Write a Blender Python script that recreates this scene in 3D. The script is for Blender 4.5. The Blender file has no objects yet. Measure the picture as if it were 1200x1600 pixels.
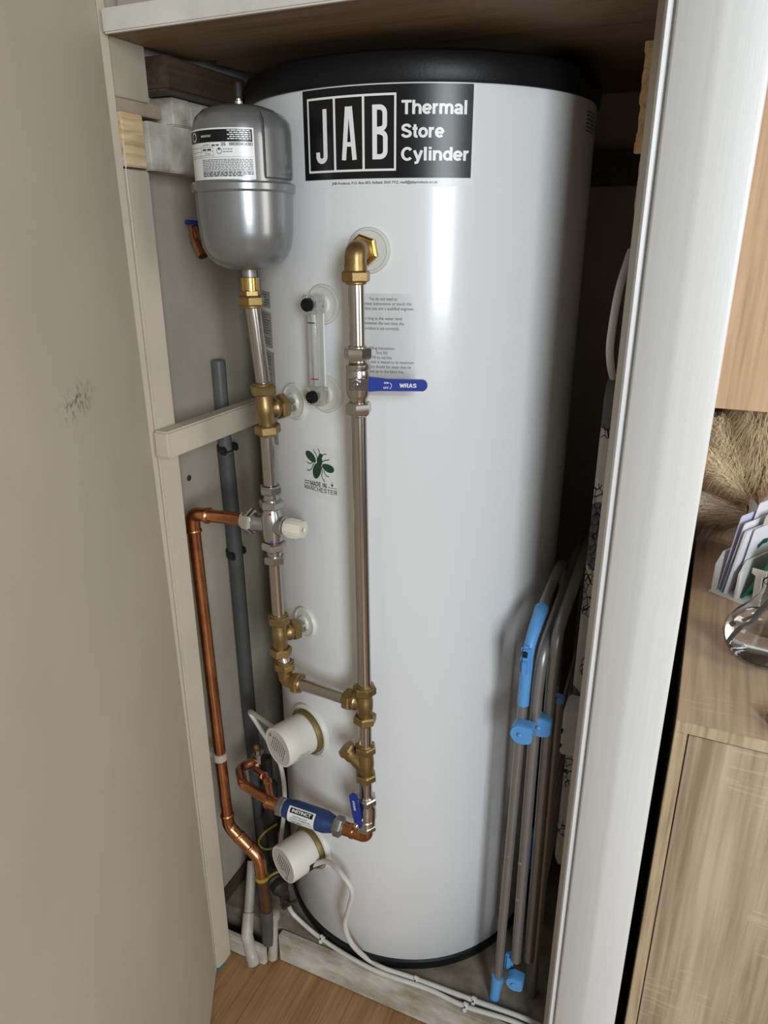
import bpy, bmesh, math, random
from mathutils import Vector as V, Matrix

random.seed(7)
SC = bpy.context.scene
COL = SC.collection
R_ = math.radians

# ------------------------------------------------------------------ camera
FPX, PITCH, ROLL = 1134.0, 0.3624, -0.0009
YAW = -0.0452 - R_(21.4)
CAM = V((1.348 * math.sin(R_(21.4)), -1.348 * math.cos(R_(21.4)), 1.41))
FW = V((math.sin(YAW) * math.cos(PITCH), math.cos(YAW) * math.cos(PITCH), -math.sin(PITCH)))
_rt = V((math.cos(YAW), -math.sin(YAW), 0)); _up = _rt.cross(FW)
RT = _rt * math.cos(ROLL) + _up * math.sin(ROLL)
UP = _up * math.cos(ROLL) - _rt * math.sin(ROLL)
cd = bpy.data.cameras.new('camera'); cam = bpy.data.objects.new('camera', cd); COL.objects.link(cam)
cd.sensor_fit = 'VERTICAL'; cd.sensor_height = 36; cd.sensor_width = 27
cd.lens = FPX / 1600 * 36; cd.clip_start = 0.02
cam.matrix_world = Matrix(((RT.x, UP.x, -FW.x, CAM.x), (RT.y, UP.y, -FW.y, CAM.y), (RT.z, UP.z, -FW.z, CAM.z), (0, 0, 0, 1)))
SC.camera = cam

# ------------------------------------------------------------------ world, daylight, exposure
w = bpy.data.worlds.new('room_light'); SC.world = w; w.use_nodes = True
bg = w.node_tree.nodes['Background']
bg.inputs[0].default_value = (1.0, 0.84, 0.66, 1); bg.inputs[1].default_value = 0.11

def area(name, loc, target, sx, sy, power, color):
    d = bpy.data.lights.new(name, 'AREA'); d.shape = 'RECTANGLE'; d.size = sx; d.size_y = sy
    d.energy = power; d.color = color
    o = bpy.data.objects.new(name, d); COL.objects.link(o); o.location = loc
    o.rotation_euler = (V(target) - V(loc)).to_track_quat('-Z', 'Y').to_euler()
    return o
area('window_daylight', (2.13, -2.92, 1.74), (0.1, -0.2, 1.1), 0.74, 1.55, 87, (0.88, 0.95, 1.0))
area('side_fill', (2.05, -0.60, 1.50), (0.5, -0.25, 0.9), 0.55, 1.3, 13, (1.0, 0.96, 0.89))  # added fill from the right to brighten alcove and door; no known window
vs = SC.view_settings
vs.view_transform = 'Standard'; vs.look = 'None'; vs.gamma = 1.0; vs.exposure = 0.0
vs.use_curve_mapping = False

# ------------------------------------------------------------------ materials
def mat(name, color, rough=0.5, metal=0.0, var=0.0, scale=8.0, stretch=(1, 1, 1), bump=0.0, bscale=60.0,
        color2=None, coat=0.0, spec=0.5, trans=0.0, ior=1.45, rvar=0.0):
    m = bpy.data.materials.new(name); m.use_nodes = True
    nt = m.node_tree; b = nt.nodes['Principled BSDF']
    b.inputs['Base Color'].default_value = (*color, 1)
    b.inputs['Roughness'].default_value = rough; b.inputs['Metallic'].default_value = metal
    b.inputs['Coat Weight'].default_value = coat; b.inputs['Coat Roughness'].default_value = 0.06
    b.inputs['Specular IOR Level'].default_value = spec
    b.inputs['Transmission Weight'].default_value = trans; b.inputs['IOR'].default_value = ior
    tc = mp = None
    if var or color2 or bump or rvar:
        tc = nt.nodes.new('ShaderNodeTexCoord'); mp = nt.nodes.new('ShaderNodeMapping')
        mp.inputs['Scale'].default_value = stretch
        nt.links.new(tc.outputs['Object'], mp.inputs['Vector'])
    if var or color2 or rvar:
        n = nt.nodes.new('ShaderNodeTexNoise'); n.inputs['Scale'].default_value = scale
        n.inputs['Detail'].default_value = 6; n.inputs['Roughness'].default_value = 0.6
        nt.links.new(mp.outputs[0], n.inputs['Vector'])
    if var or color2:
        r = nt.nodes.new('ShaderNodeValToRGB')
        c2 = color2 or tuple(max(0, c * (1 - var)) for c in color)
        r.color_ramp.elements[0].position = 0.34; r.color_ramp.elements[0].color = (*c2, 1)
        r.color_ramp.elements[1].position = 0.66; r.color_ramp.elements[1].color = (*color, 1)
        nt.links.new(n.outputs['Fac'], r.inputs[0]); nt.links.new(r.outputs[0], b.inputs['Base Color'])
    if rvar:
        mr = nt.nodes.new('ShaderNodeMapRange'); mr.inputs['To Min'].default_value = rough - rvar
        mr.inputs['To Max'].default_value = rough + rvar; mr.inputs['From Min'].default_value = 0.3
        mr.inputs['From Max'].default_value = 0.7
        nt.links.new(n.outputs['Fac'], mr.inputs['Value']); nt.links.new(mr.outputs[0], b.inputs['Roughness'])
    if bump:
        n2 = nt.nodes.new('ShaderNodeTexNoise'); n2.inputs['Scale'].default_value = bscale; n2.inputs['Detail'].default_value = 4
        nt.links.new(mp.outputs[0], n2.inputs['Vector'])
        bp = nt.nodes.new('ShaderNodeBump'); bp.inputs['Strength'].default_value = bump; bp.inputs['Distance'].default_value = 0.002
        nt.links.new(n2.outputs['Fac'], bp.inputs['Height']); nt.links.new(bp.outputs[0], b.inputs['Normal'])
    return m

def wood(name, dark, mid, light, axis=2, fine=150.0, figure=7.0, rough=0.55, bump=0.15, cross=0.0, planks=None):
    """grain running along one object axis: long figure, fine pores and (for sawn oak) faint cross marks"""
    m = bpy.data.materials.new(name); m.use_nodes = True
    nt = m.node_tree; N = nt.nodes.new; L = nt.links.new; b = nt.nodes['Principled BSDF']
    b.inputs['Roughness'].default_value = rough
    tc = N('ShaderNodeTexCoord')
    def noise(sc, st, det=5, dist=0.0):
        mp = N('ShaderNodeMapping'); mp.inputs['Scale'].default_value = st
        L(tc.outputs['Object'], mp.inputs['Vector'])
        n = N('ShaderNodeTexNoise'); n.inputs['Scale'].default_value = sc; n.inputs['Detail'].default_value = det
        n.inputs['Distortion'].default_value = dist; L(mp.outputs[0], n.inputs['Vector']); return n
    st = [1, 1, 1]; st[axis] = 0.12
    a = noise(figure, tuple(st), 6, 1.2)
    st[axis] = 0.035
    f = noise(fine, tuple(st), 3)
    mx = N('ShaderNodeMath'); mx.operation = 'MULTIPLY_ADD'; mx.inputs[1].default_value = 0.55
    L(a.outputs['Fac'], mx.inputs[0])
    m2 = N('ShaderNodeMath'); m2.operation = 'MULTIPLY'; m2.inputs[1].default_value = 0.45
    L(f.outputs['Fac'], m2.inputs[0]); L(m2.outputs[0], mx.inputs[2])
    src = mx.outputs[0]
    if cross:
        st = [14, 14, 14]; st[axis] = 190
        st2 = [0.5, 0.5, 0.5]
        c = noise(1.0, tuple(st), 1); k = noise(6.0, (1, 1, 0.6), 2)
        g = N('ShaderNodeMath'); g.operation = 'GREATER_THAN'; g.inputs[1].default_value = 0.56; L(k.outputs['Fac'], g.inputs[0])
        t = N('ShaderNodeMath'); t.operation = 'GREATER_THAN'; t.inputs[1].default_value = 0.6; L(c.outputs['Fac'], t.inputs[0])
        q = N('ShaderNodeMath'); q.operation = 'MULTIPLY'; L(g.outputs[0], q.inputs[0]); L(t.outputs[0], q.inputs[1])
        z = N('ShaderNodeMath'); z.operation = 'MULTIPLY_ADD'; z.inputs[1].default_value = cross; L(q.outputs[0], z.inputs[0]); L(src, z.inputs[2])
        src = z.outputs[0]
    r = N('ShaderNodeValToRGB'); e = r.color_ramp.elements
    e[0].position = 0.36; e[0].color = (*dark, 1); e[1].position = 0.64; e[1].color = (*light, 1)
    k = e.new(0.5); k.color = (*mid, 1)
    L(src, r.inputs[0]); out = r.outputs[0]
    if planks:
        br = N('ShaderNodeTexBrick'); mp = N('ShaderNodeMapping'); mp.inputs['Rotation'].default_value = (0, 0, R_(90))
        L(tc.outputs['Object'], mp.inputs['Vector']); L(mp.outputs[0], br.inputs['Vector'])
        br.inputs['Scale'].default_value = 1.0; br.inputs['Brick Width'].default_value = planks[0]; br.inputs['Row Height'].default_value = planks[1]
        br.inputs['Mortar Size'].default_value = 0.0012; br.inputs['Color1'].default_value = (1, 1, 1, 1)
        br.inputs['Color2'].default_value = (0.82, 0.82, 0.82, 1); br.inputs['Mortar'].default_value = (0.6, 0.56, 0.5, 1)
        mm = N('ShaderNodeMix'); mm.data_type = 'RGBA'; mm.blend_type = 'MULTIPLY'; mm.inputs[0].default_value = 1
        L(out, mm.inputs[6]); L(br.outputs[0], mm.inputs[7]); out = mm.outputs[2]
    L(out, b.inputs['Base Color'])
    bp = N('ShaderNodeBump'); bp.inputs['Strength'].default_value = bump; bp.inputs['Distance'].default_value = 0.001
    L(f.outputs['Fac'], bp.inputs['Height']); L(bp.outputs[0], b.inputs['Normal'])
    return m

M = {}
M['enamel'] = mat('white_enamel', (0.74, 0.75, 0.76), 0.26, coat=0.35)
M['enamel'].node_tree.nodes['Principled BSDF'].inputs['Coat Roughness'].default_value = 0.13
M['black_plastic'] = mat('black_plastic', (0.007, 0.007, 0.008), 0.42, spec=0.3, bump=0.1, bscale=200)
M['sticker_white'] = mat('sticker_white', (0.74, 0.75, 0.75), 0.3)
M['sticker_clear'] = mat('sticker_clear_edge', (0.70, 0.71, 0.70), 0.25)
M['ink_black'] = mat('ink_black', (0.007, 0.007, 0.008), 0.28, spec=0.38)
M['ink_white'] = mat('ink_white', (0.8, 0.8, 0.8), 0.3)
M['ink_grey'] = mat('ink_grey', (0.10, 0.10, 0.10), 0.5)
M['ink_green'] = mat('ink_green', (0.018, 0.07, 0.022), 0.4, color2=(0.012, 0.045, 0.03), scale=120)
M['ink_olive'] = mat('ink_olive', (0.09, 0.10, 0.055), 0.45)
M['silver_label'] = mat('silver_label', (0.66, 0.67, 0.68), 0.34, 0.2)
M['grey_label'] = mat('grey_label', (0.36, 0.36, 0.36), 0.4, 0.2)
M['flange_white'] = mat('flange_plastic', (0.62, 0.62, 0.57), 0.3)
M['brass'] = mat('brass', (0.37, 0.26, 0.11), 0.40, 0.9, color2=(0.27, 0.185, 0.08), scale=40, bump=0.12, bscale=300)
M['brass_bright'] = mat('bright_brass', (0.62, 0.42, 0.14), 0.25, 1.0)
M['steel'] = mat('stainless_steel', (0.54, 0.50, 0.46), 0.24, 1.0, var=0.16, scale=6, stretch=(60, 60, 0.6), rvar=0.04)
M['nickel'] = mat('nickel_plate', (0.56, 0.52, 0.46), 0.27, 1.0, var=0.12, scale=40)
M['chrome'] = mat('chrome', (0.74, 0.74, 0.74), 0.12, 1.0)
M['satin_chrome'] = mat('satin_chrome', (0.52, 0.52, 0.51), 0.26, 1.0, var=0.1, scale=60)
M['zinc'] = mat('dull_zinc', (0.33, 0.33, 0.31), 0.42, 0.8, var=0.25, scale=50)
M['copper'] = mat('copper', (0.66, 0.29, 0.14), 0.27, 1.0, color2=(0.42, 0.17, 0.08), scale=18, rvar=0.06)
M['copper_old'] = mat('tarnished_copper', (0.20, 0.10, 0.055), 0.45, 0.8, color2=(0.10, 0.055, 0.035), scale=30)
M['blue_lever'] = mat('blue_vinyl', (0.012, 0.035, 0.26), 0.35)
M['blue_body'] = mat('blue_painted_tube', (0.018, 0.045, 0.15), 0.45, var=0.2, scale=30)
M['vessel'] = mat('silver_paint', (0.235, 0.24, 0.245), 0.30, 0.6, coat=0.4)
M['knob_cream'] = mat('cream_knob', (0.70, 0.66, 0.55), 0.4)
M['heater_white'] = mat('heater_cover_white', (0.66, 0.63, 0.57), 0.45)
M['heater_plate'] = mat('heater_face_plate', (0.52, 0.49, 0.44), 0.5)
M['gasket'] = mat('olive_brass_ring', (0.20, 0.15, 0.06), 0.5, 0.5)
M['cable_white'] = mat('white_cable', (0.62, 0.60, 0.55), 0.45, var=0.12, scale=40)
M['earth'] = mat('earth_wire_yellow', (0.42, 0.26, 0.03), 0.45, color2=(0.16, 0.20, 0.03), scale=90)
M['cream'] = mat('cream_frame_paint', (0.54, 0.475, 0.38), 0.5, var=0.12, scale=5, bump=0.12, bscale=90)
M['door_paint'] = mat('door_paint', (0.52, 0.465, 0.375), 0.55, var=0.10, scale=3.5, bump=0.05, bscale=150)
M['wall_paint'] = mat('dingy_wall_paint', (0.41, 0.362, 0.285), 0.8, var=0.2, scale=4, bump=0.2, bscale=40)
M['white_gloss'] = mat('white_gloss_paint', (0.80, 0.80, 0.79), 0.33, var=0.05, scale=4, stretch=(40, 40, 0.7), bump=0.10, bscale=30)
M['shelf_paint'] = mat('shelf_edge_paint', (0.66, 0.63, 0.57), 0.5, var=0.15, scale=14, bump=0.15, bscale=60)
M['plaster_raw'] = mat('bare_plaster', (0.38, 0.31, 0.23), 0.9, var=0.25, scale=30, bump=0.4)
M['worn_white'] = mat('worn_white_paint', (0.62, 0.59, 0.52), 0.6, color2=(0.30, 0.25, 0.19), scale=22, stretch=(0.5, 1, 1), bump=0.4, bscale=50)
M['concrete'] = mat('dusty_concrete', (0.28, 0.245, 0.19), 0.9, color2=(0.13, 0.105, 0.075), scale=14, bump=0.5, bscale=70)
M['dark_wall'] = mat('dark_back_wall', (0.50, 0.44, 0.40), 0.9, var=0.2, scale=5, bump=0.2)
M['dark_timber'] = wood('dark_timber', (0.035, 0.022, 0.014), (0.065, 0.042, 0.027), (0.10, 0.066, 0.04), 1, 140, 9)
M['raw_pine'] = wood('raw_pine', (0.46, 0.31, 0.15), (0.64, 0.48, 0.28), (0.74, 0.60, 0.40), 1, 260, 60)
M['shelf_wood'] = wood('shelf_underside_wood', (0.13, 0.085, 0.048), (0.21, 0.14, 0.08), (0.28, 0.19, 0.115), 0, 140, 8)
M['floor_oak'] = wood('floor_oak', (0.22, 0.115, 0.045), (0.33, 0.185, 0.08), (0.43, 0.26, 0.125), 1, 170, 9, rough=0.4, planks=(1.2, 0.19))
M['oak_front'] = wood('sawn_oak_front', (0.30, 0.22, 0.145), (0.47, 0.365, 0.255), (0.60, 0.485, 0.35), 2, 130, 9, cross=0.07)
M['oak_edge'] = wood('sawn_oak_edge', (0.34, 0.25, 0.14), (0.52, 0.40, 0.25), (0.62, 0.50, 0.34), 2, 160, 20)
M['oak_top'] = wood('sawn_oak_top', (0.33, 0.232, 0.157), (0.47, 0.345, 0.24), (0.60, 0.46, 0.335), 1, 130, 8, cross=0.05)
M['oak_light'] = wood('light_oak', (0.42, 0.27, 0.15), (0.57, 0.385, 0.23), (0.68, 0.48, 0.31), 2, 110, 9)
M['grey_pvc'] = mat('grey_plastic_pipe', (0.115, 0.115, 0.11), 0.3, var=0.2, scale=20)
M['lagging'] = mat('grey_foam_lagging', (0.072, 0.071, 0.068), 0.6, var=0.3, scale=15, bump=0.2)
M['rubber_black'] = mat('black_rubber', (0.012, 0.012, 0.012), 0.6)
M['waste_white'] = mat('white_waste_pipe', (0.48, 0.45, 0.38), 0.4, color2=(0.30, 0.27, 0.21), scale=12)
M['airer_steel'] = mat('airer_tube_grey', (0.30, 0.285, 0.265), 0.38, 0.55, var=0.1, scale=20)
M['airer_blue'] = mat('sky_blue_plastic', (0.11, 0.34, 0.70), 0.42)
M['white_plastic'] = mat('white_plastic', (0.72, 0.72, 0.69), 0.4)
M['paper_white'] = mat('white_paper', (0.74, 0.74, 0.80), 0.7)
M['paper_lilac'] = mat('lilac_paper', (0.58, 0.58, 0.74), 0.7)
M['paper_buff'] = mat('buff_paper', (0.55, 0.50, 0.42), 0.7)
M['paper_teal'] = mat('teal_card', (0.07, 0.22, 0.26), 0.6)
M['leaflet_green'] = mat('green_card', (0.008, 0.10, 0.062), 0.45)
M['ink_yellow'] = mat('ink_yellow', (0.55, 0.42, 0.02), 0.5)
M['glass'] = mat('clear_glass', (1, 1, 1), 0.0, trans=1.0, ior=1.45)
M['water'] = mat('water', (0.97, 1, 1), 0.0, trans=1.0, ior=1.33)
M['acrylic'] = mat('clear_acrylic', (0.93, 0.94, 0.90), 0.08, trans=0.85, ior=1.45)
M['stem'] = mat('dark_stem', (0.07, 0.085, 0.06), 0.6)
M['pampas'] = mat('pampas_fluff', (0.86, 0.72, 0.49), 0.9, color2=(0.70, 0.54, 0.33), scale=6)
M['pampas_pale'] = mat('pale_pampas_fluff', (0.88, 0.78, 0.61), 0.9, color2=(0.74, 0.61, 0.43), scale=6)
M['alcove_grey'] = mat('alcove_grey_paint', (0.36, 0.34, 0.34), 0.8, var=0.15, scale=5)
M['grey_box'] = mat('grey_plastic', (0.20, 0.22, 0.23), 0.4)
M['screw'] = mat('screw_metal', (0.5, 0.48, 0.44), 0.3, 1.0)
M['dark_screw'] = mat('dark_screw', (0.05, 0.05, 0.05), 0.5, 0.5)
M['clip_clear'] = mat('translucent_clip', (0.40, 0.35, 0.30), 0.35)
M['grimy'] = mat('grimy_metal', (0.045, 0.037, 0.03), 0.6, 0.3, var=0.3, scale=40, bump=0.3)
M['red'] = mat('red_mark', (0.35, 0.03, 0.02), 0.5)
M['blue_dot'] = mat('blue_mark', (0.02, 0.05, 0.35), 0.5)
M['teal_paint'] = mat('teal_paint_trace', (0.03, 0.16, 0.15), 0.6)

# scuff on the door: a short graphite smear with its own outline
def add_scuff(m, centre, half, color=(0.22, 0.2, 0.17)):
    nt = m.node_tree; N = nt.nodes.new; L = nt.links.new; b = nt.nodes['Principled BSDF']
    src = b.inputs['Base Color'].links[0].from_socket
    tc = N('ShaderNodeTexCoord'); mp = N('ShaderNodeMapping'); mp.vector_type = 'POINT'
    mp.inputs['Location'].default_value = tuple(-c / h for c, h in zip(centre, half)); mp.inputs['Scale'].default_value = tuple(1 / h for h in half)
    L(tc.outputs['Object'], mp.inputs['Vector'])
    ln = N('ShaderNodeVectorMath'); ln.operation = 'LENGTH'; L(mp.outputs[0], ln.inputs[0])
    ins = N('ShaderNodeMapRange'); ins.inputs['From Min'].default_value = 1.0; ins.inputs['From Max'].default_value = 0.3
    L(ln.outputs['Value'], ins.inputs['Value'])
    n = N('ShaderNodeTexNoise'); n.inputs['Scale'].default_value = 130; n.inputs['Detail'].default_value = 5; L(tc.outputs['Object'], n.inputs['Vector'])
    g = N('ShaderNodeMapRange'); g.inputs['From Min'].default_value = 0.5; g.inputs['From Max'].default_value = 0.6
    L(n.outputs['Fac'], g.inputs['Value'])
    q = N('ShaderNodeMath'); q.operation = 'MULTIPLY'; L(ins.outputs[0], q.inputs[0]); L(g.outputs[0], q.inputs[1])
    mx = N('ShaderNodeMix'); mx.data_type = 'RGBA'; mx.inputs[7].default_value = (*color, 1)
    L(q.outputs[0], mx.inputs[0]); L(src, mx.inputs[6]); L(mx.outputs[2], b.inputs['Base Color'])

# patterned ironing-board cloth: black sketch lines and soft grey patches on off-white
def cover_mat():
    m = bpy.data.materials.new('sketch_print_cloth'); m.use_nodes = True
    nt = m.node_tree; N = nt.nodes.new; L = nt.links.new; b = nt.nodes['Principled BSDF']; b.inputs['Roughness'].default_value = 0.85
    tc = N('ShaderNodeTexCoord')
    mp = N('ShaderNodeMapping'); mp.inputs['Scale'].default_value = (1, 1, 0.7); L(tc.outputs['Object'], mp.inputs['Vector'])
    vo = N('ShaderNodeTexVoronoi'); vo.feature = 'DISTANCE_TO_EDGE'; vo.inputs['Scale'].default_value = 95; L(mp.outputs[0], vo.inputs['Vector'])
    lt = N('ShaderNodeMath'); lt.operation = 'LESS_THAN'; lt.inputs[1].default_value = 0.055; L(vo.outputs['Distance'], lt.inputs[0])
    n = N('ShaderNodeTexNoise'); n.inputs['Scale'].default_value = 7; n.inputs['Detail'].default_value = 1; L(tc.outputs['Object'], n.inputs['Vector'])
    gt = N('ShaderNodeMath'); gt.operation = 'GREATER_THAN'; gt.inputs[1].default_value = 0.50; L(n.outputs['Fac'], gt.inputs[0])
    q = N('ShaderNodeMath'); q.operation = 'MULTIPLY'; L(lt.outputs[0], q.inputs[0]); L(gt.outputs[0], q.inputs[1])
    n2 = N('ShaderNodeTexNoise'); n2.inputs['Scale'].default_value = 5; n2.inputs['Detail'].default_value = 0
    mp2 = N('ShaderNodeMapping'); mp2.inputs['Location'].default_value = (4, 2, 1); L(tc.outputs['Object'], mp2.inputs['Vector']); L(mp2.outputs[0], n2.inputs['Vector'])
    g2 = N('ShaderNodeMath'); g2.operation = 'GREATER_THAN'; g2.inputs[1].default_value = 0.56; L(n2.outputs['Fac'], g2.inputs[0])
    a = N('ShaderNodeMix'); a.data_type = 'RGBA'; a.inputs[6].default_value = (0.58, 0.56, 0.53, 1); a.inputs[7].default_value = (0.13, 0.13, 0.14, 1); L(g2.outputs[0], a.inputs[0])
    c = N('ShaderNodeMix'); c.data_type = 'RGBA'; c.inputs[7].default_value = (0.015, 0.015, 0.017, 1); L(q.outputs[0], c.inputs[0]); L(a.outputs[2], c.inputs[6])
    L(c.outputs[2], b.inputs['Base Color'])
    return m
M['cover'] = cover_mat()

# ------------------------------------------------------------------ mesh helpers
class MB:
    def __init__(s): s.v = []; s.f = []; s.m = []
    def add(s, vs, fs, m=0):
        o = len(s.v); s.v += [V(p) for p in vs]; s.f += [tuple(i + o for i in f) for f in fs]; s.m += [m] * len(fs)
    def box(s, c0, c1, bev=0.002, m=0, X=None, seg=2):
        bm = bmesh.new(); bmesh.ops.create_cube(bm, size=1)
        d = [abs(b - a) for a, b in zip(c0, c1)]; c = [(a + b) / 2 for a, b in zip(c0, c1)]
        for v in bm.verts: v.co = V((v.co.x * d[0], v.co.y * d[1], v.co.z * d[2]))
        if bev: bmesh.ops.bevel(bm, geom=bm.edges[:], offset=min(bev, min(d) * 0.45), segments=seg, affect='EDGES')
        bm.verts.index_update()
        vs = [v.co + V(c) for v in bm.verts]
        if X: vs = [X @ p for p in vs]
        s.add(vs, [[v.index for v in f.verts] for f in bm.faces], m); bm.free(); return s
    def loft(s, bot, top, m=0):
        n = len(bot); s.add(list(bot) + list(top), [tuple(range(n))[::-1], tuple(range(n, 2 * n))] + [(i, (i + 1) % n, n + (i + 1) % n, n + i) for i in range(n)], m); return s
    def lathe(s, p, axis, prof, seg=32, m=0, phase=0.0, ref=None, cap=(True, True), arc=None):
        p = V(p); a = V(axis).normalized()
        r0 = V(ref) if ref else (V((0, 0, 1)) if abs(a.z) < 0.9 else V((1, 0, 0)))
        e1 = (r0 - a * r0.dot(a)).normalized(); e2 = a.cross(e1)
        vs = []; fs = []; k = len(prof)
        n = seg if arc is None else seg + 1
        for i in range(n):
            t = phase + (2 * math.pi * i / seg if arc is None else arc[0] + (arc[1] - arc[0]) * i / seg)
            d = e1 * math.cos(t) + e2 * math.sin(t)
            for r, h in prof: vs.append(p + d * r + a * h)
        for i in range(seg):
            j = (i + 1) % n
            for q in range(k - 1): fs.append((i * k + q, j * k + q, j * k + q + 1, i * k + q + 1))
        if arc is None:
            if cap[0] and prof[0][0] > 1e-6: fs.append(tuple(i * k for i in range(n))[::-1])
            if cap[1] and prof[-1][0] > 1e-6: fs.append(tuple(i * k + k - 1 for i in range(n)))
        s.add(vs, fs, m); return s
    def hexnut(s, p, axis, af, h, m=0, phase=0.0, sides=6):
        r = af / 2 / math.cos(math.pi / sides); c = h * 0.16
        s.lathe(p, axis, [(r * 0.86, 0), (r * 0.88, 0), (r, c), (r, h - c), (r * 0.88, h), (r * 0.86, h)], sides, m, phase); return s
    def tube(s, pts, r, fil=0.0, seg=16, m=0, cap=True, steps=8, flat=1.0):
        pts = [V(p) for p in pts]; P = [pts[0]]
        for i in range(1, len(pts) - 1):
            a, b, c = pts[i - 1], pts[i], pts[i + 1]
            u = (a - b); w_ = (c - b); lu, lw = u.length, w_.length
            if fil <= 0 or lu < 1e-6 or lw < 1e-6: P.append(b); continue
            u /= lu; w_ /= lw; ang = u.angle(w_)
            if ang > 3.1: P.append(b); continue
            d = min(fil / math.tan(ang / 2), lu * 0.49, lw * 0.49)
            A = b + u * d; B = b + w_ * d
            for k in range(steps + 1):
                t = k / steps; P.append(A * (1 - t) ** 2 + b * 2 * t * (1 - t) + B * t * t)
        P.append(pts[-1])
        Q = [P[0]]
        for q in P[1:]:
            if (q - Q[-1]).length > 1e-6: Q.append(q)
        P = Q; n = len(P); T = []
        for i in range(n):
            d = (P[min(i + 1, n - 1)] - P[max(i - 1, 0)]); T.append(d.normalized())
        ref = V((0, 0, 1)) if abs(T[0].z) < 0.9 else V((1, 0, 0))
        e = (ref - T[0] * ref.dot(T[0])).normalized(); vs = []; fs = []
        for i in range(n):
            e = (e - T[i] * e.dot(T[i])).normalized(); f = T[i].cross(e)
            rr = r(i / (n - 1)) if callable(r) else r
            for k in range(seg):
                t = 2 * math.pi * k / seg; vs.append(P[i] + e * math.cos(t) * rr + f * math.sin(t) * rr * flat)
        for i in range(n - 1):
            for k in range(seg):
                k2 = (k + 1) % seg; fs.append((i * seg + k, i * seg + k2, (i + 1) * seg + k2, (i + 1) * seg + k))
        if cap: fs.append(tuple(range(seg))[::-1]); fs.append(tuple((n - 1) * seg + k for k in range(seg)))
        s.add(vs, fs, m); return s
    def prism(s, poly, o, u, v, depth, m=0):
        """flat outline poly in (u,v), thickened along u x v"""
        o, u, v = V(o), V(u), V(v); w_ = u.cross(v).normalized() * depth
        a = [o + u * x + v * y for x, y in poly]; s.loft(a, [p + w_ for p in a], m); return s
    def build(s, name, mats, parent=None, base=None, angle=38, kind=None, recalc=True):
        me = bpy.data.meshes.new(name)
        if parent is not None: b = BASE[parent]
        elif base is not None: b = V(base)
        else:
            lo = [min(p[i] for p in s.v) for i in range(3)]; hi = [max(p[i] for p in s.v) for i in range(3)]
            b = V(((lo[0] + hi[0]) / 2, (lo[1] + hi[1]) / 2, lo[2]))
        me.from_pydata([p - b for p in s.v], [], s.f)
        if not isinstance(mats, (list, tuple)): mats = [mats]
        for q in mats: me.materials.append(M[q])
        me.polygons.foreach_set('material_index', s.m); me.polygons.foreach_set('use_smooth', [True] * len(s.f))
        if recalc:
            bm = bmesh.new(); bm.from_mesh(me); bmesh.ops.recalc_face_normals(bm, faces=bm.faces[:]); bm.to_mesh(me); bm.free()
        me.update(); me.set_sharp_from_angle(angle=R_(angle))
        o = bpy.data.objects.new(name, me); COL.objects.link(o)
        if parent is not None: o.parent = parent
        else: o.location = b
        BASE[o] = b
        if kind: o['kind'] = kind
        return o
BASE = {}

def thing(name, label, cat, loc, group=None):
    o = bpy.data.objects.new(name, None); COL.objects.link(o); o.location = loc; o.empty_display_size = 0.02
    BASE[o] = V(loc); return tag(o, label, cat, group)
def tag(o, label, cat, group=None):
    o['label'] = label; o['category'] = cat
    if group: o['group'] = group
    return o

def ray(x, y): return FW + RT * ((x - 600) / FPX) - UP * ((y - 800) / FPX)
def at(x, y, X=None, Y=None, Z=None):
    """where a sight line meets a real plane of the cupboard"""
    d = ray(x, y)
    t = (X - CAM.x) / d.x if X is not None else (Y - CAM.y) / d.y if Y is not None else (Z - CAM.z) / d.z
    return CAM + d * t
def on_cyl(x, y, R=0.2804, cx=0.0, cy=0.0):
    d = ray(x, y); ox, oy = CAM.x - cx, CAM.y - cy
    a = d.x ** 2 + d.y ** 2; b = 2 * (ox * d.x + oy * d.y); c = ox * ox + oy * oy - R * R
    t = (-b - math.sqrt(max(b * b - 4 * a * c, 0))) / 2 / a
    return CAM + d * t
def cyl(ang, R, z): a = R_(ang); return V((R * math.sin(a), -R * math.cos(a), z))
def radial(ang): a = R_(ang); return V((math.sin(a), -math.cos(a), 0))

# lettering: flat text outlines taken from Blender's built-in font
def text2d(s, bold=0.0):
    c = bpy.data.curves.new('lettering', 'FONT'); c.body = s; c.size = 1.0; c.resolution_u = 3; c.offset = bold
    o = bpy.data.objects.new('lettering', c); me = o.to_mesh()
    vs = [(v.co.x, v.co.y) for v in me.vertices]; fs = [tuple(p.vertices) for p in me.polygons]
    o.to_mesh_clear(); bpy.data.objects.remove(o); bpy.data.curves.remove(c)
    return vs, fs
_cap = max(y for x, y in text2d('H')[0])
def put_text(mb, s, fn, x, y, h, width=None, m=0, bold=0.0, align='L', sx=1.0):
    """fn maps (u,v) metres to a point; baseline y, capital height h, squeezed to the given width"""
    vs, fs = text2d(s, bold)
    if not vs: return
    lo = min(a for a, b in vs); hi = max(a for a, b in vs)
    ky = h / _cap; kx = (width / (hi - lo)) if width else ky * sx
    x0 = x - (0 if align == 'L' else (hi - lo) * kx / 2 if align == 'C' else (hi - lo) * kx)
    mb.add([fn(x0 + (a - lo) * kx, y + b * ky) for a, b in vs], fs, m)
def dashes(mb, fn, x0, x1, y, h, m, rng, gap=0.18):
    """a line of print too small to read"""
    x = x0
    while x < x1:
        l = rng.uniform(2.2, 6.0) * h; e = min(x + l, x1)
        mb.add([fn(x, y), fn(e, y), fn(e, y + h), fn(x, y + h)], [(0, 1, 2, 3)], m); x = e + h * 0.9
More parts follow.
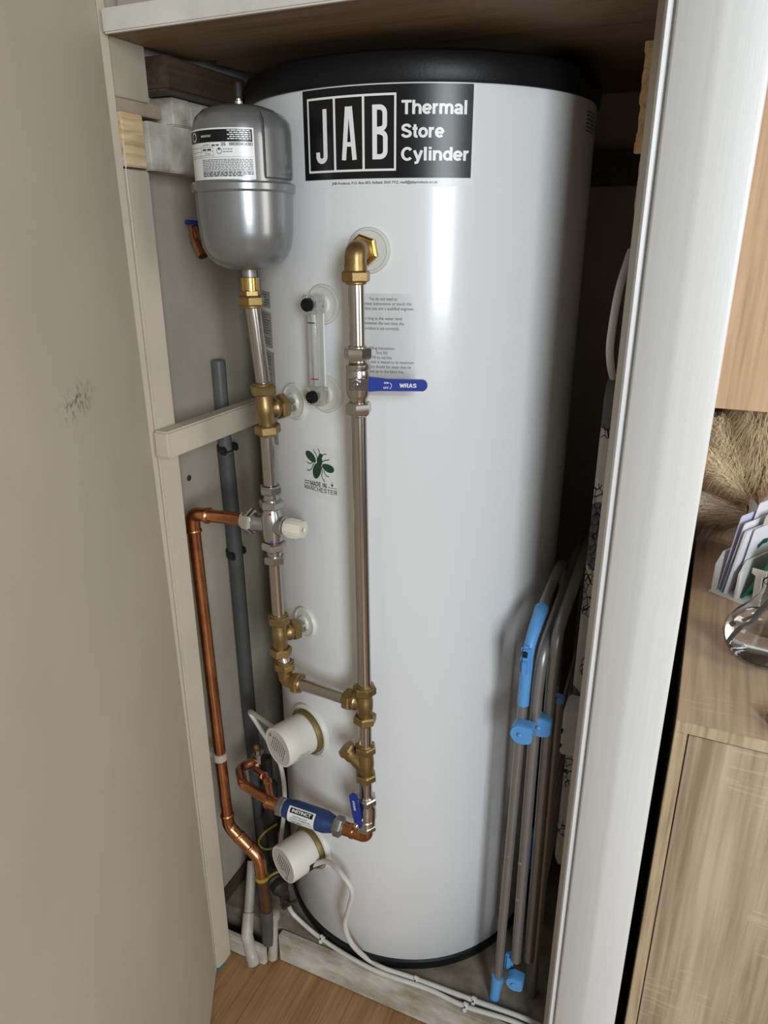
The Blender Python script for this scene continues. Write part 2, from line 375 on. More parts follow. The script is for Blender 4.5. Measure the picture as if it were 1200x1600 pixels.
def ribbon(mb, pts, wd, fn, m=0, close=False):
    n = len(pts); L_ = []; Rr = []
    for i in range(n):
        a = pts[max(i - 1, 0)]; b = pts[min(i + 1, n - 1)]
        dx, dy = b[0] - a[0], b[1] - a[1]; l = math.hypot(dx, dy) or 1
        nx, ny = -dy / l, dx / l
        if 0 < i < n - 1:
            p, q, r = pts[i - 1], pts[i], pts[i + 1]
            d1 = (q[0] - p[0], q[1] - p[1]); l1 = math.hypot(*d1) or 1
            k = abs(nx * (-d1[1] / l1) + ny * (d1[0] / l1)); k = 1 / max(k, 0.5)
        else: k = 1
        w2 = wd(i / (n - 1)) / 2 if callable(wd) else wd / 2
        L_.append((pts[i][0] + nx * w2 * k, pts[i][1] + ny * w2 * k)); Rr.append((pts[i][0] - nx * w2 * k, pts[i][1] - ny * w2 * k))
    vs = [fn(*p) for p in L_] + [fn(*p) for p in Rr]
    mb.add(vs, [(i, i + 1, n + i + 1, n + i) for i in range(n - 1)], m)
def smooth(P, n=7):
    out = []
    for i in range(len(P) - 1):
        p0, p1, p2, p3 = P[max(i - 1, 0)], P[i], P[i + 1], P[min(i + 2, len(P) - 1)]
        for k in range(n):
            t = k / n; out.append(0.5 * ((2 * p1) + (p2 - p0) * t + (2 * p0 - 5 * p1 + 4 * p2 - p3) * t * t + (3 * p1 - p0 - 3 * p2 + p3) * t ** 3))
    return out + [P[-1]]
def arc2(cx, cy, r, a0, a1, n=8): return [(cx + r * math.cos(R_(a0 + (a1 - a0) * i / n)), cy + r * math.sin(R_(a0 + (a1 - a0) * i / n))) for i in range(n + 1)]
def quad(mb, fn, x0, x1, y0, y1, m=0, n=1):
    xs = [x0 + (x1 - x0) * i / n for i in range(n + 1)]
    mb.add([fn(x, y0) for x in xs] + [fn(x, y1) for x in xs], [(i, i + 1, n + 2 + i, n + 1 + i) for i in range(n)], m)
def wrap(R): return lambda u, v: V((R * math.sin(u / 0.28), -R * math.cos(u / 0.28), v))

# grotesque letters built from strokes (signs and levers)
def ea(cx, cy, rx, ry, a0, a1, n=12): return [(cx + rx * math.cos(R_(a0 + (a1 - a0) * i / n)), cy + ry * math.sin(R_(a0 + (a1 - a0) * i / n))) for i in range(n + 1)]
GL = {
 'T': (0.66, [[(0, .91), (.66, .91)], [(.33, 0), (.33, .95)]]), 'h': (0.62, [[(.1, 0), (.1, 1)], [(.1, .40)] + ea(.315, .46, .205, .20, 150, 0, 8) + [(.52, 0)]]),
 'e': (0.62, [[(.08, .36), (.56, .36)], ea(.31, .37, .23, .29, 0, 320, 16)]), 'r': (0.40, [[(.1, 0), (.1, .75)], [(.1, .40)] + ea(.31, .44, .20, .22, 160, 75, 6)]),
 'm': (0.94, [[(.1, 0), (.1, .75)], [(.1, .42)] + ea(.285, .48, .18, .18, 150, 0, 7) + [(.465, 0)], [(.465, .42)] + ea(.655, .48, .185, .18, 150, 0, 7) + [(.84, 0)]]),
 'a': (0.60, [ea(.29, .47, .20, .195, 165, 0, 9) + [(.49, .10), (.53, 0)], [(.49, .42)] + ea(.27, .215, .18, .135, 70, 290, 12) + [(.42, .12), (.49, .22)]]),
 'l': (0.27, [[(.135, 0), (.135, 1)]]), 'i': (0.27, [[(.135, 0), (.135, .75)], [(.135, .84), (.135, 1)]]),
 'S': (0.70, [[(.60, .74)] + ea(.35, .71, .25, .205, 15, 205, 12) + ea(.35, .285, .27, .20, 75, -150, 14) + [(.08, .27)]]),
 't': (0.37, [[(.19, .95), (.19, .20)] + ea(.30, .19, .11, .11, 180, 275, 5) + [(.37, .085)], [(.02, .66), (.36, .66)]]),
 'o': (0.66, [ea(.33, .37, .235, .285, 0, 360, 22)]), 'C': (0.76, [ea(.40, .50, .31, .415, 40, 318, 18)]),
 'y': (0.60, [[(.06, .75), (.31, .06)], [(.54, .75), (.30, .02), (.24, -.13), (.08, -.17)]]), 'n': (0.62, [[(.1, 0), (.1, .75)], [(.1, .40)] + ea(.315, .46, .205, .20, 150, 0, 8) + [(.52, 0)]]),
 'd': (0.64, [[(.54, 0), (.54, 1)], ea(.31, .37, .215, .285, 0, 360, 20)]),
 'M': (0.84, [[(.09, 0), (.09, 1)], [(.75, 0), (.75, 1)], [(.09, 1), (.42, .05), (.75, 1)]]), 'A': (0.74, [[(.06, 0), (.37, 1)], [(.68, 0), (.37, 1)], [(.17, .28), (.57, .28)]]),
 'D': (0.74, [[(.1, 0), (.1, 1)], [(.02, .92), (.34, .92)] + ea(.34, .50, .30, .42, 90, -90, 12) + [(.02, .08)]]), 'E': (0.66, [[(.1, 0), (.1, 1)], [(.1, .92), (.62, .92)], [(.1, .52), (.58, .52)], [(.1, .08), (.64, .08)]]),
 'I': (0.26, [[(.13, 0), (.13, 1)]]), 'N': (0.74, [[(.1, 0), (.1, 1)], [(.64, 0), (.64, 1)], [(.1, 1), (.64, 0)]]), 'H': (0.74, [[(.1, 0), (.1, 1)], [(.64, 0), (.64, 1)], [(.1, .52), (.64, .52)]]),
 'R': (0.72, [[(.1, 0), (.1, 1)], [(.02, .92), (.42, .92)] + ea(.42, .70, .20, .22, 90, -90, 8) + [(.1, .48)], [(.40, .46), (.66, 0)]]),
 'W': (0.96, [[(.05, 1), (.26, 0)], [(.26, 0), (.48, .95)], [(.48, .95), (.70, 0)], [(.70, 0), (.91, 1)]]), 'O': (0.78, [ea(.39, .50, .30, .42, 0, 360, 24)]), 'F': (0.62, [[(.1, 0), (.1, 1)], [(.1, .92), (.60, .92)], [(.1, .52), (.54, .52)]]), ' ': (0.32, []),
}
def put_stroke(mb, s, fn, x, y, h, width, m=0, sw=0.19, gap=0.04):
    tot = sum(GL[c][0] + gap for c in s) - gap; kx = width / tot; ky = h; cx = 0
    for c in s:
        for st in GL[c][1]: ribbon(mb, [(cx + a, b) for a, b in st], sw, lambda u, v: fn(x + u * kx, y + v * ky), m)
        cx += GL[c][0] + gap

# ================================================================== SETTING
FZ = -0.074                                   # the room floor lies below the cupboard base
def struct(name, mb, mats, **k): return mb.build(name, mats, kind='structure', **k)
mb = MB(); mb.box((-2.2, -3.0, FZ - 0.03), (2.2, 0.45, FZ), 0); struct('floor', mb, 'floor_oak')
mb = MB(); mb.box((-0.345, -0.285, FZ + 0.001), (0.455, 0.31, 0.0), 0); struct('floor_cupboard', mb, 'concrete')
mb = MB(); mb.box((-0.40, -0.33, FZ), (-0.345, 0.35, 2.0), 0); struct('wall_left', mb, 'wall_paint')
mb = MB(); mb.box((-0.345, 0.31, FZ), (0.455, 0.35, 2.0), 0); struct('wall_back', mb, 'dark_wall')
mb = MB(); mb.box((0.455, -0.30, FZ), (0.505, 0.42, 2.3), 0); struct('wall_right', mb, 'dark_wall')
mb = MB(); mb.box((0.505, 0.42, FZ), (2.2, 0.46, 2.3), 0); struct('wall_alcove', mb, 'alcove_grey')
mb = MB(); mb.box((-0.345, -0.33, 2.0), (0.455, 0.35, 2.03), 0); struct('ceiling', mb, 'wall_paint')
mb = MB(); mb.box((-2.2, -0.375, FZ), (-0.346, -0.335, 2.3), 0); struct('wall_front', mb, 'cream')
mb = MB(); mb.box((-0.346, -0.350, 2.031), (0.455, -0.310, 2.3), 0); struct('wall_front_upper', mb, 'cream')
# brown skirting along the left wall, plinth in front
mb = MB(); mb.box((-0.345, -0.30, 0.0), (-0.331, 0.305, 0.028), 0.002); struct('baseboard_left', mb, 'dark_timber')
mb = MB(); mb.box((-0.183, -0.306, FZ), (0.455, -0.286, 0.0), 0.003); struct('trim_1', mb, 'worn_white')
mb = MB(); mb.box((-0.345, -0.332, FZ + 0.001), (-0.203, -0.318, -0.025), 0.003); struct('trim_2', mb, 'worn_white')
# left frame: post, front lining, filled piece above
px = -0.288
mb = MB(); mb.box((-0.345, -0.383, FZ), (px, -0.336, 1.4995), 0.0025); struct('trim_3', mb, 'cream')
mb = MB(); mb.box((-0.345, -0.405, FZ + 0.004), (px - 0.0015, -0.3845, 2.0), 0.003); struct('trim_4', mb, 'cream')
mb = MB(); mb.box((-0.345, -0.383, 1.588), (px - 0.003, -0.317, 2.0), 0.001); struct('wall_left_nib', mb, 'wall_paint')
mb = MB(); mb.box((-0.345, -0.383, 1.5705), (px - 0.0055, -0.29, 1.588), 0.001); struct('trim_5', mb, 'plaster_raw')
mb = MB(); mb.box((-0.345, -0.3835, 1.502), (px + 0.001, -0.340, 1.570), 0.0015); mb.prism([(-0.001, 0), (0.001, 0), (0.024, 0.034), (0.022, 0.034)], (px + 0.0009, -0.346, 1.507), (0, -1, 0), (0, 0, 1), 0.0006, 1); mb.box((px + 0.0002, -0.383, 1.4996), (px + 0.0014, -0.345, 1.5018), 0, 1); struct('trim_6', mb, ['raw_pine', 'dark_timber'])
mb = MB(); mb.loft([V((px - .02, -.3832, FZ)), V((px + .0006, -.3832, FZ)), V((px + .0006, -.355, FZ)), V((px - .02, -.355, FZ))],
                   [V((px - .02, -.3832, FZ + .006)), V((px + .0006, -.3832, FZ + .010)), V((px + .0006, -.36, FZ + .003)), V((px - .02, -.36, FZ + .003))])
struct('trim_7', mb, 'teal_paint')
# flaking edge of paint along the crack between lining and post
mb = MB(); z = 0.2; rr = random.Random(3)
while z < 1.5:
    l = rr.uniform(0.006, 0.035)
    if z > 1.37 or z < 0.33 or rr.random() < 0.12:
        y = -0.3838 + rr.uniform(-0.0006, 0.0006)
        w3 = rr.uniform(0.0002, 0.0007); mb.box((px - 0.0012, y - w3, z), (px + 0.0006, y + w3, z + l), 0.0001)
    z += l + max(0, rr.uniform(-0.004, 0.003))
struct('trim_8', mb, 'shelf_paint')
# right frame, one profile run up the side
prof = [(0.455, -0.27), (0.3855, -0.275), (0.3875, -0.300), (0.3975, -0.334), (0.3985, -0.340), (0.4015, -0.343), (0.4050, -0.342), (0.4065, -0.337),
        (0.4085, -0.335), (0.4105, -0.345), (0.4125, -0.3465), (0.4495, -0.3580), (0.4535, -0.3592), (0.4575, -0.3597), (0.500, -0.3600), (0.5035, -0.3590), (0.505, -0.355), (0.505, -0.302), (0.455, -0.30)]
mb = MB(); mb.loft([V((x, y, FZ)) for x, y in prof], [V((x, y, 2.3)) for x, y in prof]); struct('trim_9', mb, 'white_gloss', angle=50)
# cream strip over the inner bead puts its unlit tone into the colour
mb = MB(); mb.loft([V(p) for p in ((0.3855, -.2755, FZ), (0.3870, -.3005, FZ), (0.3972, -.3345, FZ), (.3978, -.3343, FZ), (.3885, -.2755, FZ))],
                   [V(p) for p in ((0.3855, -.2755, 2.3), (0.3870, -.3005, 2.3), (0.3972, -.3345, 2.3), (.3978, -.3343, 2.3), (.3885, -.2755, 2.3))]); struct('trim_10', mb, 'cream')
mb = MB(); zs = [1.44 + i * 0.01 for i in range(18)]; rr = random.Random(5)
for i in range(17):
    a = 0.377 + (0.006 if zs[i] < 1.5 else 0.0) + rr.uniform(0, 0.0025); mb.box((a, -0.290, zs[i]), (0.3868, -0.278, zs[i + 1] + 0.001), 0.0005)
struct('trim_11', mb, 'raw_pine')
# door leaf, open, hinged at the left of the frame
ddir = V((0.5, -0.866, 0)); dn = V((-0.866, -0.5, 0))
B0 = at(338, 1516, Z=-0.066); T0 = at(148.5, 0, Y=-0.408)
T0 = B0 + (T0 - B0) * ((1.98 - B0.z) / (T0.z - B0.z))
mb = MB(); a = [B0, B0 + ddir * 0.80, B0 + ddir * 0.80 + dn * 0.035, B0 + dn * 0.035]; b = [T0, T0 + ddir * 0.80, T0 + ddir * 0.80 + dn * 0.035, T0 + dn * 0.035]
mb.loft(a, b)
add_scuff(M['door_paint'], (0, 0, 0), (1, 1, 1))
DOOR = struct('door_1', mb, 'door_paint', base=B0)
# locate the scuff on the leaf
n_ = ddir.cross(V((0, 0, 1))).normalized()
def on_door(x, y):
    nn = (T0 - B0).cross(ddir).normalized(); d = ray(x, y); t = (B0 - CAM).dot(nn) / d.dot(nn); return CAM + d * t
c = on_door(122, 628) - B0
for n in M['door_paint'].node_tree.nodes:
    if n.type == 'MAPPING' and n.inputs['Location'].default_value[0] == 0 and n.outputs[0].links and n.outputs[0].links[0].to_node.type == 'VECT_MATH':
        h = (0.075, 0.075, 0.024)
        n.inputs['Location'].default_value = tuple(-a / b for a, b in zip(c, h)); n.inputs['Scale'].default_value = tuple(1 / b for b in h)

# shelf over the cylinder: painted front edge, bare underside, bitten away at the back left
SZ = 1.657
pl = [(-0.286, -0.392), (0.386, -0.392), (0.386, -0.30), (0.454, -0.30), (0.454, 0.309), (-0.20, 0.309), (-0.225, -0.10), (-0.250, -0.12), (-0.262, -0.19), (-0.244, -0.205), (-0.285, -0.237), (-0.287, -0.30)]
t = thing('cupboard_shelf', 'white-edged wooden shelf board just above the black cylinder cap', 'shelf', (0.05, 0, SZ))
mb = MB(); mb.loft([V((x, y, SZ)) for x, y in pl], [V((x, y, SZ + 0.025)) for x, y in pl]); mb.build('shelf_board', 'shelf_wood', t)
mb = MB(); mb.box((-0.286, -0.4005, SZ - 0.001), (0.386, -0.3922, SZ + 0.027), 0.002); mb.build('front_edge', 'shelf_paint', t)
mb = MB(); mb.box((-0.286, -0.368, SZ + 0.028), (0.386, -0.350, 2.0), 0.001); struct('wall_upper', mb, 'wall_paint')

mb = MB(); mb.box((-0.345, -0.317, 1.575), (-0.3435, 0.30, 2.0), 0); struct('wall_left_upper', mb, 'white_gloss')
# timbers in the top left corner
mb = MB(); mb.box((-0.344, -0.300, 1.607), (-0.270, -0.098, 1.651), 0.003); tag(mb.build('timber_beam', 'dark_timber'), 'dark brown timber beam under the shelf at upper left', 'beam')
mb = MB(); mb.box((-0.344, -0.318, 1.502), (-0.298, -0.02, 1.567), 0.002); tag(mb.build('timber_batten', 'worn_white'), 'wide whitewashed timber behind the silver expansion vessel', 'batten', 'whitewashed timbers')
mb = MB(); mb.box((-0.344, -0.256, 1.568), (-0.300, -0.212, 1.606), 0.002); tag(mb.build('timber_block', 'worn_white'), 'small square whitewashed block directly under dark beam end', 'timber block', 'whitewashed timbers')
mb = MB(); mb.box((-0.344, -0.2105, 1.568), (-0.302, -0.05, 1.606), 0.002); tag(mb.build('timber_block', 'worn_white'), 'longer whitewashed block behind the small square one, under dark beam', 'timber block', 'whitewashed timbers')
mb = MB(); mb.box((-0.235, -0.06, 1.630), (-0.205, 0.0, 1.6565), 0.001); tag(mb.build('timber_offcut', 'raw_pine'), 'little brown wood offcut under shelf beside black cap', 'offcut')
# cream batten along the left side
mb = MB(); mb.box((px + 0.0006, -0.3925, 1.084), (px + 0.029, -0.116, 1.127), 0.003, X=Matrix.Translation((0, 0, 0)))
tag(mb.build('shelf_batten', 'cream'), 'cream painted shelf batten fixed across left post behind upper brass tee', 'batten')
mb = MB(); p = at(295, 747, X=-0.3448); mb.lathe(p, (1, 0, 0), [(0.0055, 0), (0.0055, 0.001), (0.004, 0.0022), (0, 0.0025)], 20); tag(mb.build('wall_screw', 'dark_screw'), 'dark round screw head in the left wall below batten', 'screw')
# timber strip on the back wall at right
mb = MB(); mb.box((-0.30, 0.285, 1.50), (0.454, 0.3095, 1.56), 0.002); tag(mb.build('wall_batten', 'dark_timber'), 'dark timber batten across back wall behind cylinder', 'batten')

# ================================================================== HOT WATER CYLINDER
CYL = thing('thermal_store_cylinder', 'tall white hot water cylinder with black cap standing in the cupboard', 'water cylinder', (0, 0, 0))
RC = 0.28; ZB = 0.0235; ZT = 1.600
mb = MB(); mb.lathe((0, 0, 0), (0, 0, 1), [(RC - 0.003, ZB - 0.004), (RC, ZB)] + [(RC, ZB + (ZT - ZB) * i / 6) for i in range(1, 7)] + [(RC - 0.003, ZT + 0.003)], 160); mb.build('body', 'enamel', CYL)
mb = MB(); mb.lathe((0, 0, 0), (0, 0, 1), [(0.25, ZT - 0.004), (RC + 0.003, ZT - 0.004), (RC + 0.0045, ZT), (RC + 0.0045, ZT + 0.022), (RC + 0.001, ZT + 0.031), (RC - 0.012, ZT + 0.037), (RC - 0.06, ZT + 0.042), (0, ZT + 0.045)], 160); mb.build('top_cap', 'black_plastic', CYL)
mb = MB(); mb.lathe((0, 0, 0), (0, 0, 1), [(0.25, 0.0), (RC + 0.003, 0.0), (RC + 0.0045, 0.004), (RC + 0.0045, ZB - 0.003), (RC + 0.001, ZB), (0.25, ZB)], 160); mb.build('base_rim', 'black_plastic', CYL)

# big black and white sign
mb = MB(); f1, f2, f3 = wrap(RC + 0.0003), wrap(RC + 0.0005), wrap(RC + 0.0007)
quad(mb, f1, -0.0705, 0.1765, 1.4735, 1.5965, 0, 40)
quad(mb, f2, -0.0668, 0.1735, 1.4838, 1.5945, 1, 40)
def frame_bar(x0, x1, y0, y1): quad(mb, f3, x0, x1, y0, y1, 2, max(1, int((x1 - x0) / 0.004)))
frame_bar(-0.0588, 0.0727, 1.5818, 1.5845); frame_bar(-0.0588, 0.0727, 1.4928, 1.4955)
frame_bar(-0.0588, -0.0562, 1.4955, 1.5818); frame_bar(0.0700, 0.0727, 1.4955, 1.5818)
frame_bar(-0.0161, -0.0128, 1.4955, 1.5818); frame_bar(0.0264, 0.0296, 1.4955, 1.5818)
SW = 0.0064
ribbon(mb, [(-0.0296, 1.5705), (-0.0296, 1.5145)] + arc2(-0.0358, 1.5135, 0.0062, 0, -180, 10) + [(-0.0420, 1.5185)], SW, f3, 2)
ribbon(mb, [(-0.0007, 1.5072), (0.0052, 1.5712)], SW, f3, 2); ribbon(mb, [(0.0150, 1.5072), (0.0091, 1.5712)], SW, f3, 2)
quad(mb, f3, 0.0032, 0.0112, 1.5665, 1.5712, 2); quad(mb, f3, 0.0018, 0.0125, 1.5235, 1.5290, 2)
ribbon(mb, [(0.0437, 1.5072), (0.0437, 1.5715)], SW, f3, 2)
ribbon(mb, [(0.0405, 1.5686), (0.0505, 1.5686)] + arc2(0.0505, 1.5616, 0.0070, 90, 0, 6)[1:] + [(0.0575, 1.5500)] + arc2(0.0515, 1.5490, 0.0060, 0, -75, 5)[1:] + [(0.0437, 1.5420)], SW * 0.95, f3, 2)
ribbon(mb, [(0.0437, 1.5402), (0.0515, 1.5395)] + arc2(0.0520, 1.5328, 0.0062, 80, 0, 5) + [(0.0582, 1.5170)] + arc2(0.0512, 1.5170, 0.0070, 0, -90, 6)[1:] + [(0.0405, 1.5100)], SW * 0.95, f3, 2)
put_stroke(mb, 'Thermal', f3, 0.0795, 1.5594, 0.0163, 0.0865, 2)
put_stroke(mb, 'Store', f3, 0.0795, 1.5320, 0.0163, 0.0562, 2)
put_stroke(mb, 'Cylinder', f3, 0.0795, 1.5046, 0.0163, 0.0905, 2)
put_text(mb, 'JAB Products, P.O. Box 853, Enfield, EN3 7YZ. mail@jabproducts.co.uk', f3, -0.0203, 1.4772, 0.0030, 0.149, 1, 0.012)
o = mb.build('name_sign', ['sticker_white', 'ink_black', 'ink_white'], CYL, recalc=False)
o['label'] = 'black rectangular sign with white lettering'

# silver instruction label
mb = MB(); quad(mb, f1, 0.0035, 0.1020, 1.1890, 1.3345, 0, 20)
for s, yp, wd, cx in (('You do not need to', 469.5, .041, .0545), ('read these instructions or touch this', 477, .080, .056), ('unit unless you are a qualified engineer.', 484.5, .086, .057),
                      ('As long as the water level', 500, .058, .053), ('is between the two lines the', 507.5, .062, .054), ('product is set correctly.', 515.5, .051, .053),
                      ('Filling Instructions', 546.5, .037, .053), ('First Fill:', 553.7, .017, .053), ('Fill to red line', 561, .029, .053),
                      ('When the tank is heated to its maximum', 568, .088, .056), ('temperature should the water then be', 575.3, .080, .056), ('topped up to the black line.', 582.6, .060, .056)):
    put_text(mb, s, f2, cx, on_cyl(600, yp).z, 0.0043, wd, 1, 0.006, 'C')
o = mb.build('instruction_label', ['silver_label', 'ink_grey'], CYL, recalc=False); o['label'] = 'silver label with filling instructions'

# bee sticker, drawn in sticker coordinates (u, z)
def uz(x, y): p = on_cyl(440 + x / 10, 680 + y / 10, 0.28); return (0.28 * math.atan2(p.x, -p.y), p.z)
mb = MB(); a0 = uz(310, 150)[0]; a1 = uz(890, 240)[0]; quad(mb, f1, a0, a1, uz(600, 985)[1], uz(600, 175)[1], 0, 12)
def blob(px_): 
    q = [uz(*p) for p in px_]; c = (sum(p[0] for p in q) / len(q), sum(p[1] for p in q) / len(q))
    n = len(q); mb.add([f2(*c)] + [f2(*p) for p in q], [(0, 1 + i, 1 + (i + 1) % n) for i in range(n)], 1)
def ell(cx, cy, a, b, rot, n=24, tap=0.0):
    c, s = math.cos(R_(rot)), math.sin(R_(rot)); out = []
    for i in range(n):
        t = 2 * math.pi * i / n; x = a * math.cos(t); y = b * math.sin(t) * (1 + tap * math.cos(t)); out.append((cx + x * c - y * s, cy + x * s + y * c))
    return out
blob(ell(460, 335, 115, 52, 52, tap=-0.1)); blob(ell(728, 515, 105, 58, 30, tap=0.15)); blob(ell(556, 555, 125, 66, 98, tap=-0.12))
blob(ell(596, 405, 78, 44, 85)); blob(ell(612, 325, 34, 36, 0))
for pts in ([(500, 215), (512, 255), (540, 290), (560, 355)], [(570, 208), (590, 250), (600, 300)], [(640, 312), (665, 298), (703, 293)], [(640, 415), (680, 390), (720, 392), (748, 378)],
            [(395, 405), (420, 435), (460, 440), (490, 420)], [(402, 538), (440, 548), (475, 520), (490, 470), (515, 440)], [(625, 480), (640, 560), (628, 630), (650, 690), (680, 730)],
            [(665, 545), (675, 595), (700, 635), (745, 650)]):
    P = []
    for i in range(len(pts) - 1):
        for k in range(4): P.append((pts[i][0] + (pts[i + 1][0] - pts[i][0]) * k / 4, pts[i][1] + (pts[i + 1][1] - pts[i][1]) * k / 4))
    P.append(pts[-1]); ribbon(mb, [uz(*p) for p in P], 0.0015, f2, 3)
def line_uz(s, xa, ya, xb, yb, hpx, m, bold):
    a, b = uz(xa, ya), uz(xb, yb); sl = (b[1] - a[1]) / (b[0] - a[0]); h = abs(uz(xa, ya - hpx)[1] - a[1])
    put_stroke(mb, s, lambda u, v: f2(u, v + (u - a[0]) * sl), a[0], a[1], h, b[0] - a[0], m, bold, 0.08)
zt_ = [uz(450, 775), uz(705, 826)]
line_uz('MADE IN', 450, 772, 705, 828, 70, 2, 0.17); line_uz('MANCHESTER', 362, 822, 872, 944, 68, 4, 0.15)
for k in range(2): 
    for j in range(2):
        a, b = uz(366 + k * 38, 690 + j * 34 + k * 8), uz(396 + k * 38, 716 + j * 34 + k * 8); quad(mb, f2, a[0], b[0], b[1], a[1], 4)
a, b = uz(778, 768), uz(806, 805); quad(mb, f2, a[0], b[0], b[1], a[1], 2)
ribbon(mb, [uz(780, 768), uz(784, 745), uz(800, 745), uz(804, 770)], 0.0005, f2, 2); a, b = uz(722, 812), uz(870, 842); ribbon(mb, [a, b], 0.0008, f2, 2)
o = mb.build('bee_sticker', ['sticker_clear', 'ink_green', 'ink_black', 'ink_green', 'ink_olive'], CYL, recalc=False); o['label'] = 'small sticker with a green bee'

# grey data labels round the left flank, one on the right flank
rng = random.Random(11)
for (za, zb_, ua, ub) in ((1.302, 1.328, -0.232, -0.1775), (1.2385, 1.296, -0.240, -0.1765), (1.075, 1.233, -0.228, -0.1735)):
    mb = MB(); quad(mb, f1, ua, ub, za, zb_, 0, 10); z = zb_ - 0.006
    while z > za + 0.003:
        if rng.random() < 0.85: dashes(mb, f2, ua + 0.003, ub - rng.uniform(0.004, 0.02), z, 0.0016, 1, rng)
        z -= 0.0042
    mb.build('data_label', ['grey_label', 'ink_grey'], CYL, recalc=False)
mb = MB(); quad(mb, f1, 0.394, 0.455, 1.535, 1.590, 0, 10); z = 1.580
while z > 1.552: dashes(mb, f2, 0.397, 0.45, z, 0.0025, 1, rng); z -= 0.005
mb.build('data_label', ['sticker_clear', 'ink_black'], CYL, recalc=False)

# white plastic port flanges
def flange(ang, z, r=0.032):
    mb = MB(); mb.lathe(cyl(ang, RC - 0.004, z), radial(ang), [(r, 0), (r, 0.0065), (r - 0.0015, 0.0085), (r - 0.004, 0.0090), (r - 0.005, 0.0075), (r * 0.5, 0.0085), (r * 0.42, 0.012), (0.010, 0.012)], 48)
    return mb.build('port_flange', 'flange_white', CYL)
A_E, Z_E = 7.1, 1.392; A_L, Z_T1, Z_T2 = -22.5, 1.163, 0.762
flange(A_E, Z_E, 0.031); flange(A_L, Z_T1, 0.030); flange(A_L + 0.3, Z_T2, 0.029)
flange(-8.3, 1.317, 0.029); flange(-8.1, 1.184, 0.029)

# ================================================================== LEVEL GAUGE
ga, gz = (-9.0, 1.3185), (-8.6, 1.1845)
gp, gq = cyl(ga[0], 0.302, ga[1]), cyl(gb := -8.5, 0.302, gz[1])
gd = radial(-8.8); gx = V((0, 0, 1)).cross(gd).normalized()
LG = thing('level_gauge', 'clear sight-glass water level gauge with black knobs on cylinder front', 'level gauge', gq)
def obox(mb, c, ex, ey, ez, hx, hy, hz, bev=0.0015, m=0):
    X = Matrix.Translation(c) @ Matrix((ex, ey, ez)).transposed().to_4x4(); mb.box((-hx, -hy, -hz), (hx, hy, hz), bev, m, X)
for c in (gp, gq):
    mb = MB(); obox(mb, c - gd * 0.002, gx, gd, V((0, 0, 1)), 0.0125, 0.012, 0.0135); k = mb.build('end_block', 'acrylic', LG)
    mb = MB(); mb.lathe(c + gd * 0.008, gd, [(0.0095, 0), (0.0095, 0.007), (0.0085, 0.009), (0.006, 0.0092), (0.005, 0.0075), (0, 0.0075)], 24); mb.build('knob', 'black_plastic', k)
    mb = MB(); mb.lathe(c - gd * 0.025, gd, [(0.006, 0), (0.006, 0.014)], 20); mb.build('stub', 'chrome', k)
mb = MB(); gm = (gp + gq) / 2 - gd * 0.003
for s in (-1, 1): obox(mb, gm + gx * s * 0.0085, gx, gd, V((0, 0, 1)), 0.0015, 0.006, 0.054, 0.0006)
mb.tube([gq + V((0, 0, .012)) - gd * .003, gp - V((0, 0, .012)) - gd * .003], 0.006, seg=20); mb.build('sight_tube', 'acrylic', LG)
mb = MB(); obox(mb, gm - gd * 0.009, gx, gd, V((0, 0, 1)), 0.0095, 0.001, 0.056, 0.0004); mb.build('scale_plate', 'sticker_white', LG)
mb = MB(); obox(mb, gp - V((0, 0, .026)) + gd * 0.0045, gx, gd, V((0, 0, 1)), 0.006, 0.0006, 0.0008, 0); mb.build('level_mark', 'ink_black', LG)['label'] = 'black upper level mark'
mb = MB(); obox(mb, gq + V((0, 0, .026)) + gd * 0.0045, gx, gd, V((0, 0, 1)), 0.007, 0.0006, 0.0007, 0); mb.build('level_mark', 'red', LG)['label'] = 'red lower level mark'

# ================================================================== PIPEWORK
PR = 0.0112                                     # 22 mm pipe
def pipe(name, a, b, r, label, cat='pipe', m='steel', group='stainless steel pipes'):
    mb = MB(); mb.tube([a, b], r, seg=28); return tag(mb.build(name, m), label, cat, group)
def nut(parent, p, axis, af=0.034, h=0.016, m='brass', phase=0.0, olive=True):
    mb = MB(); p = V(p); a = V(axis).normalized(); mb.hexnut(p, a, af, h, 0, phase)
    if olive: mb.lathe(p + a * h, a, [(af * 0.42, -0.001), (af * 0.42, 0.0015), (af * 0.38, 0.003)], 28)
    return mb.build('compression_nut', m, parent)

E0 = cyl(A_E, 0.339, Z_E)                       # elbow where the right-hand riser leaves the cylinder
RX = V((0.0470, -0.335, 0))                     # foot of that riser
def riser(z): t = (Z_E - z) / (Z_E - 0.68); return V((E0.x + (RX.x - E0.x) * t, E0.y + (RX.y - E0.y) * t, z))
# brass elbow at the top
t = thing('brass_elbow', 'brass elbow at top of long steel riser, below the sign', 'pipe elbow', riser(1.36), 'brass elbows')
rd = radial(A_E)
mb = MB(); mb.tube([E0 - rd * 0.034, E0, E0 - V((0, 0, 0.022))], 0.0148, 0.020, 24, steps=10); mb.lathe(E0 - V((0, 0, .016)), (0, 0, -1), [(0.0155, 0), (0.0155, 0.008)], 28); mb.build('body', 'brass', t)
mb = MB(); mb.hexnut(E0 - rd * 0.040, rd, 0.038, 0.014, 0, 0.2); mb.lathe(E0 - rd * 0.026, rd, [(0.0165, 0), (0.0165, 0.004)], 28); mb.build('back_nut', 'brass_bright', t)
mb = MB(); mb.lathe(E0 - rd * 0.056, rd, [(0.012, 0), (0.012, 0.02)], 24); mb.build('nipple', 'steel', t)
nut(t, riser(Z_E - 0.024), (0, 0, -1), 0.0345, 0.015, phase=0.3)
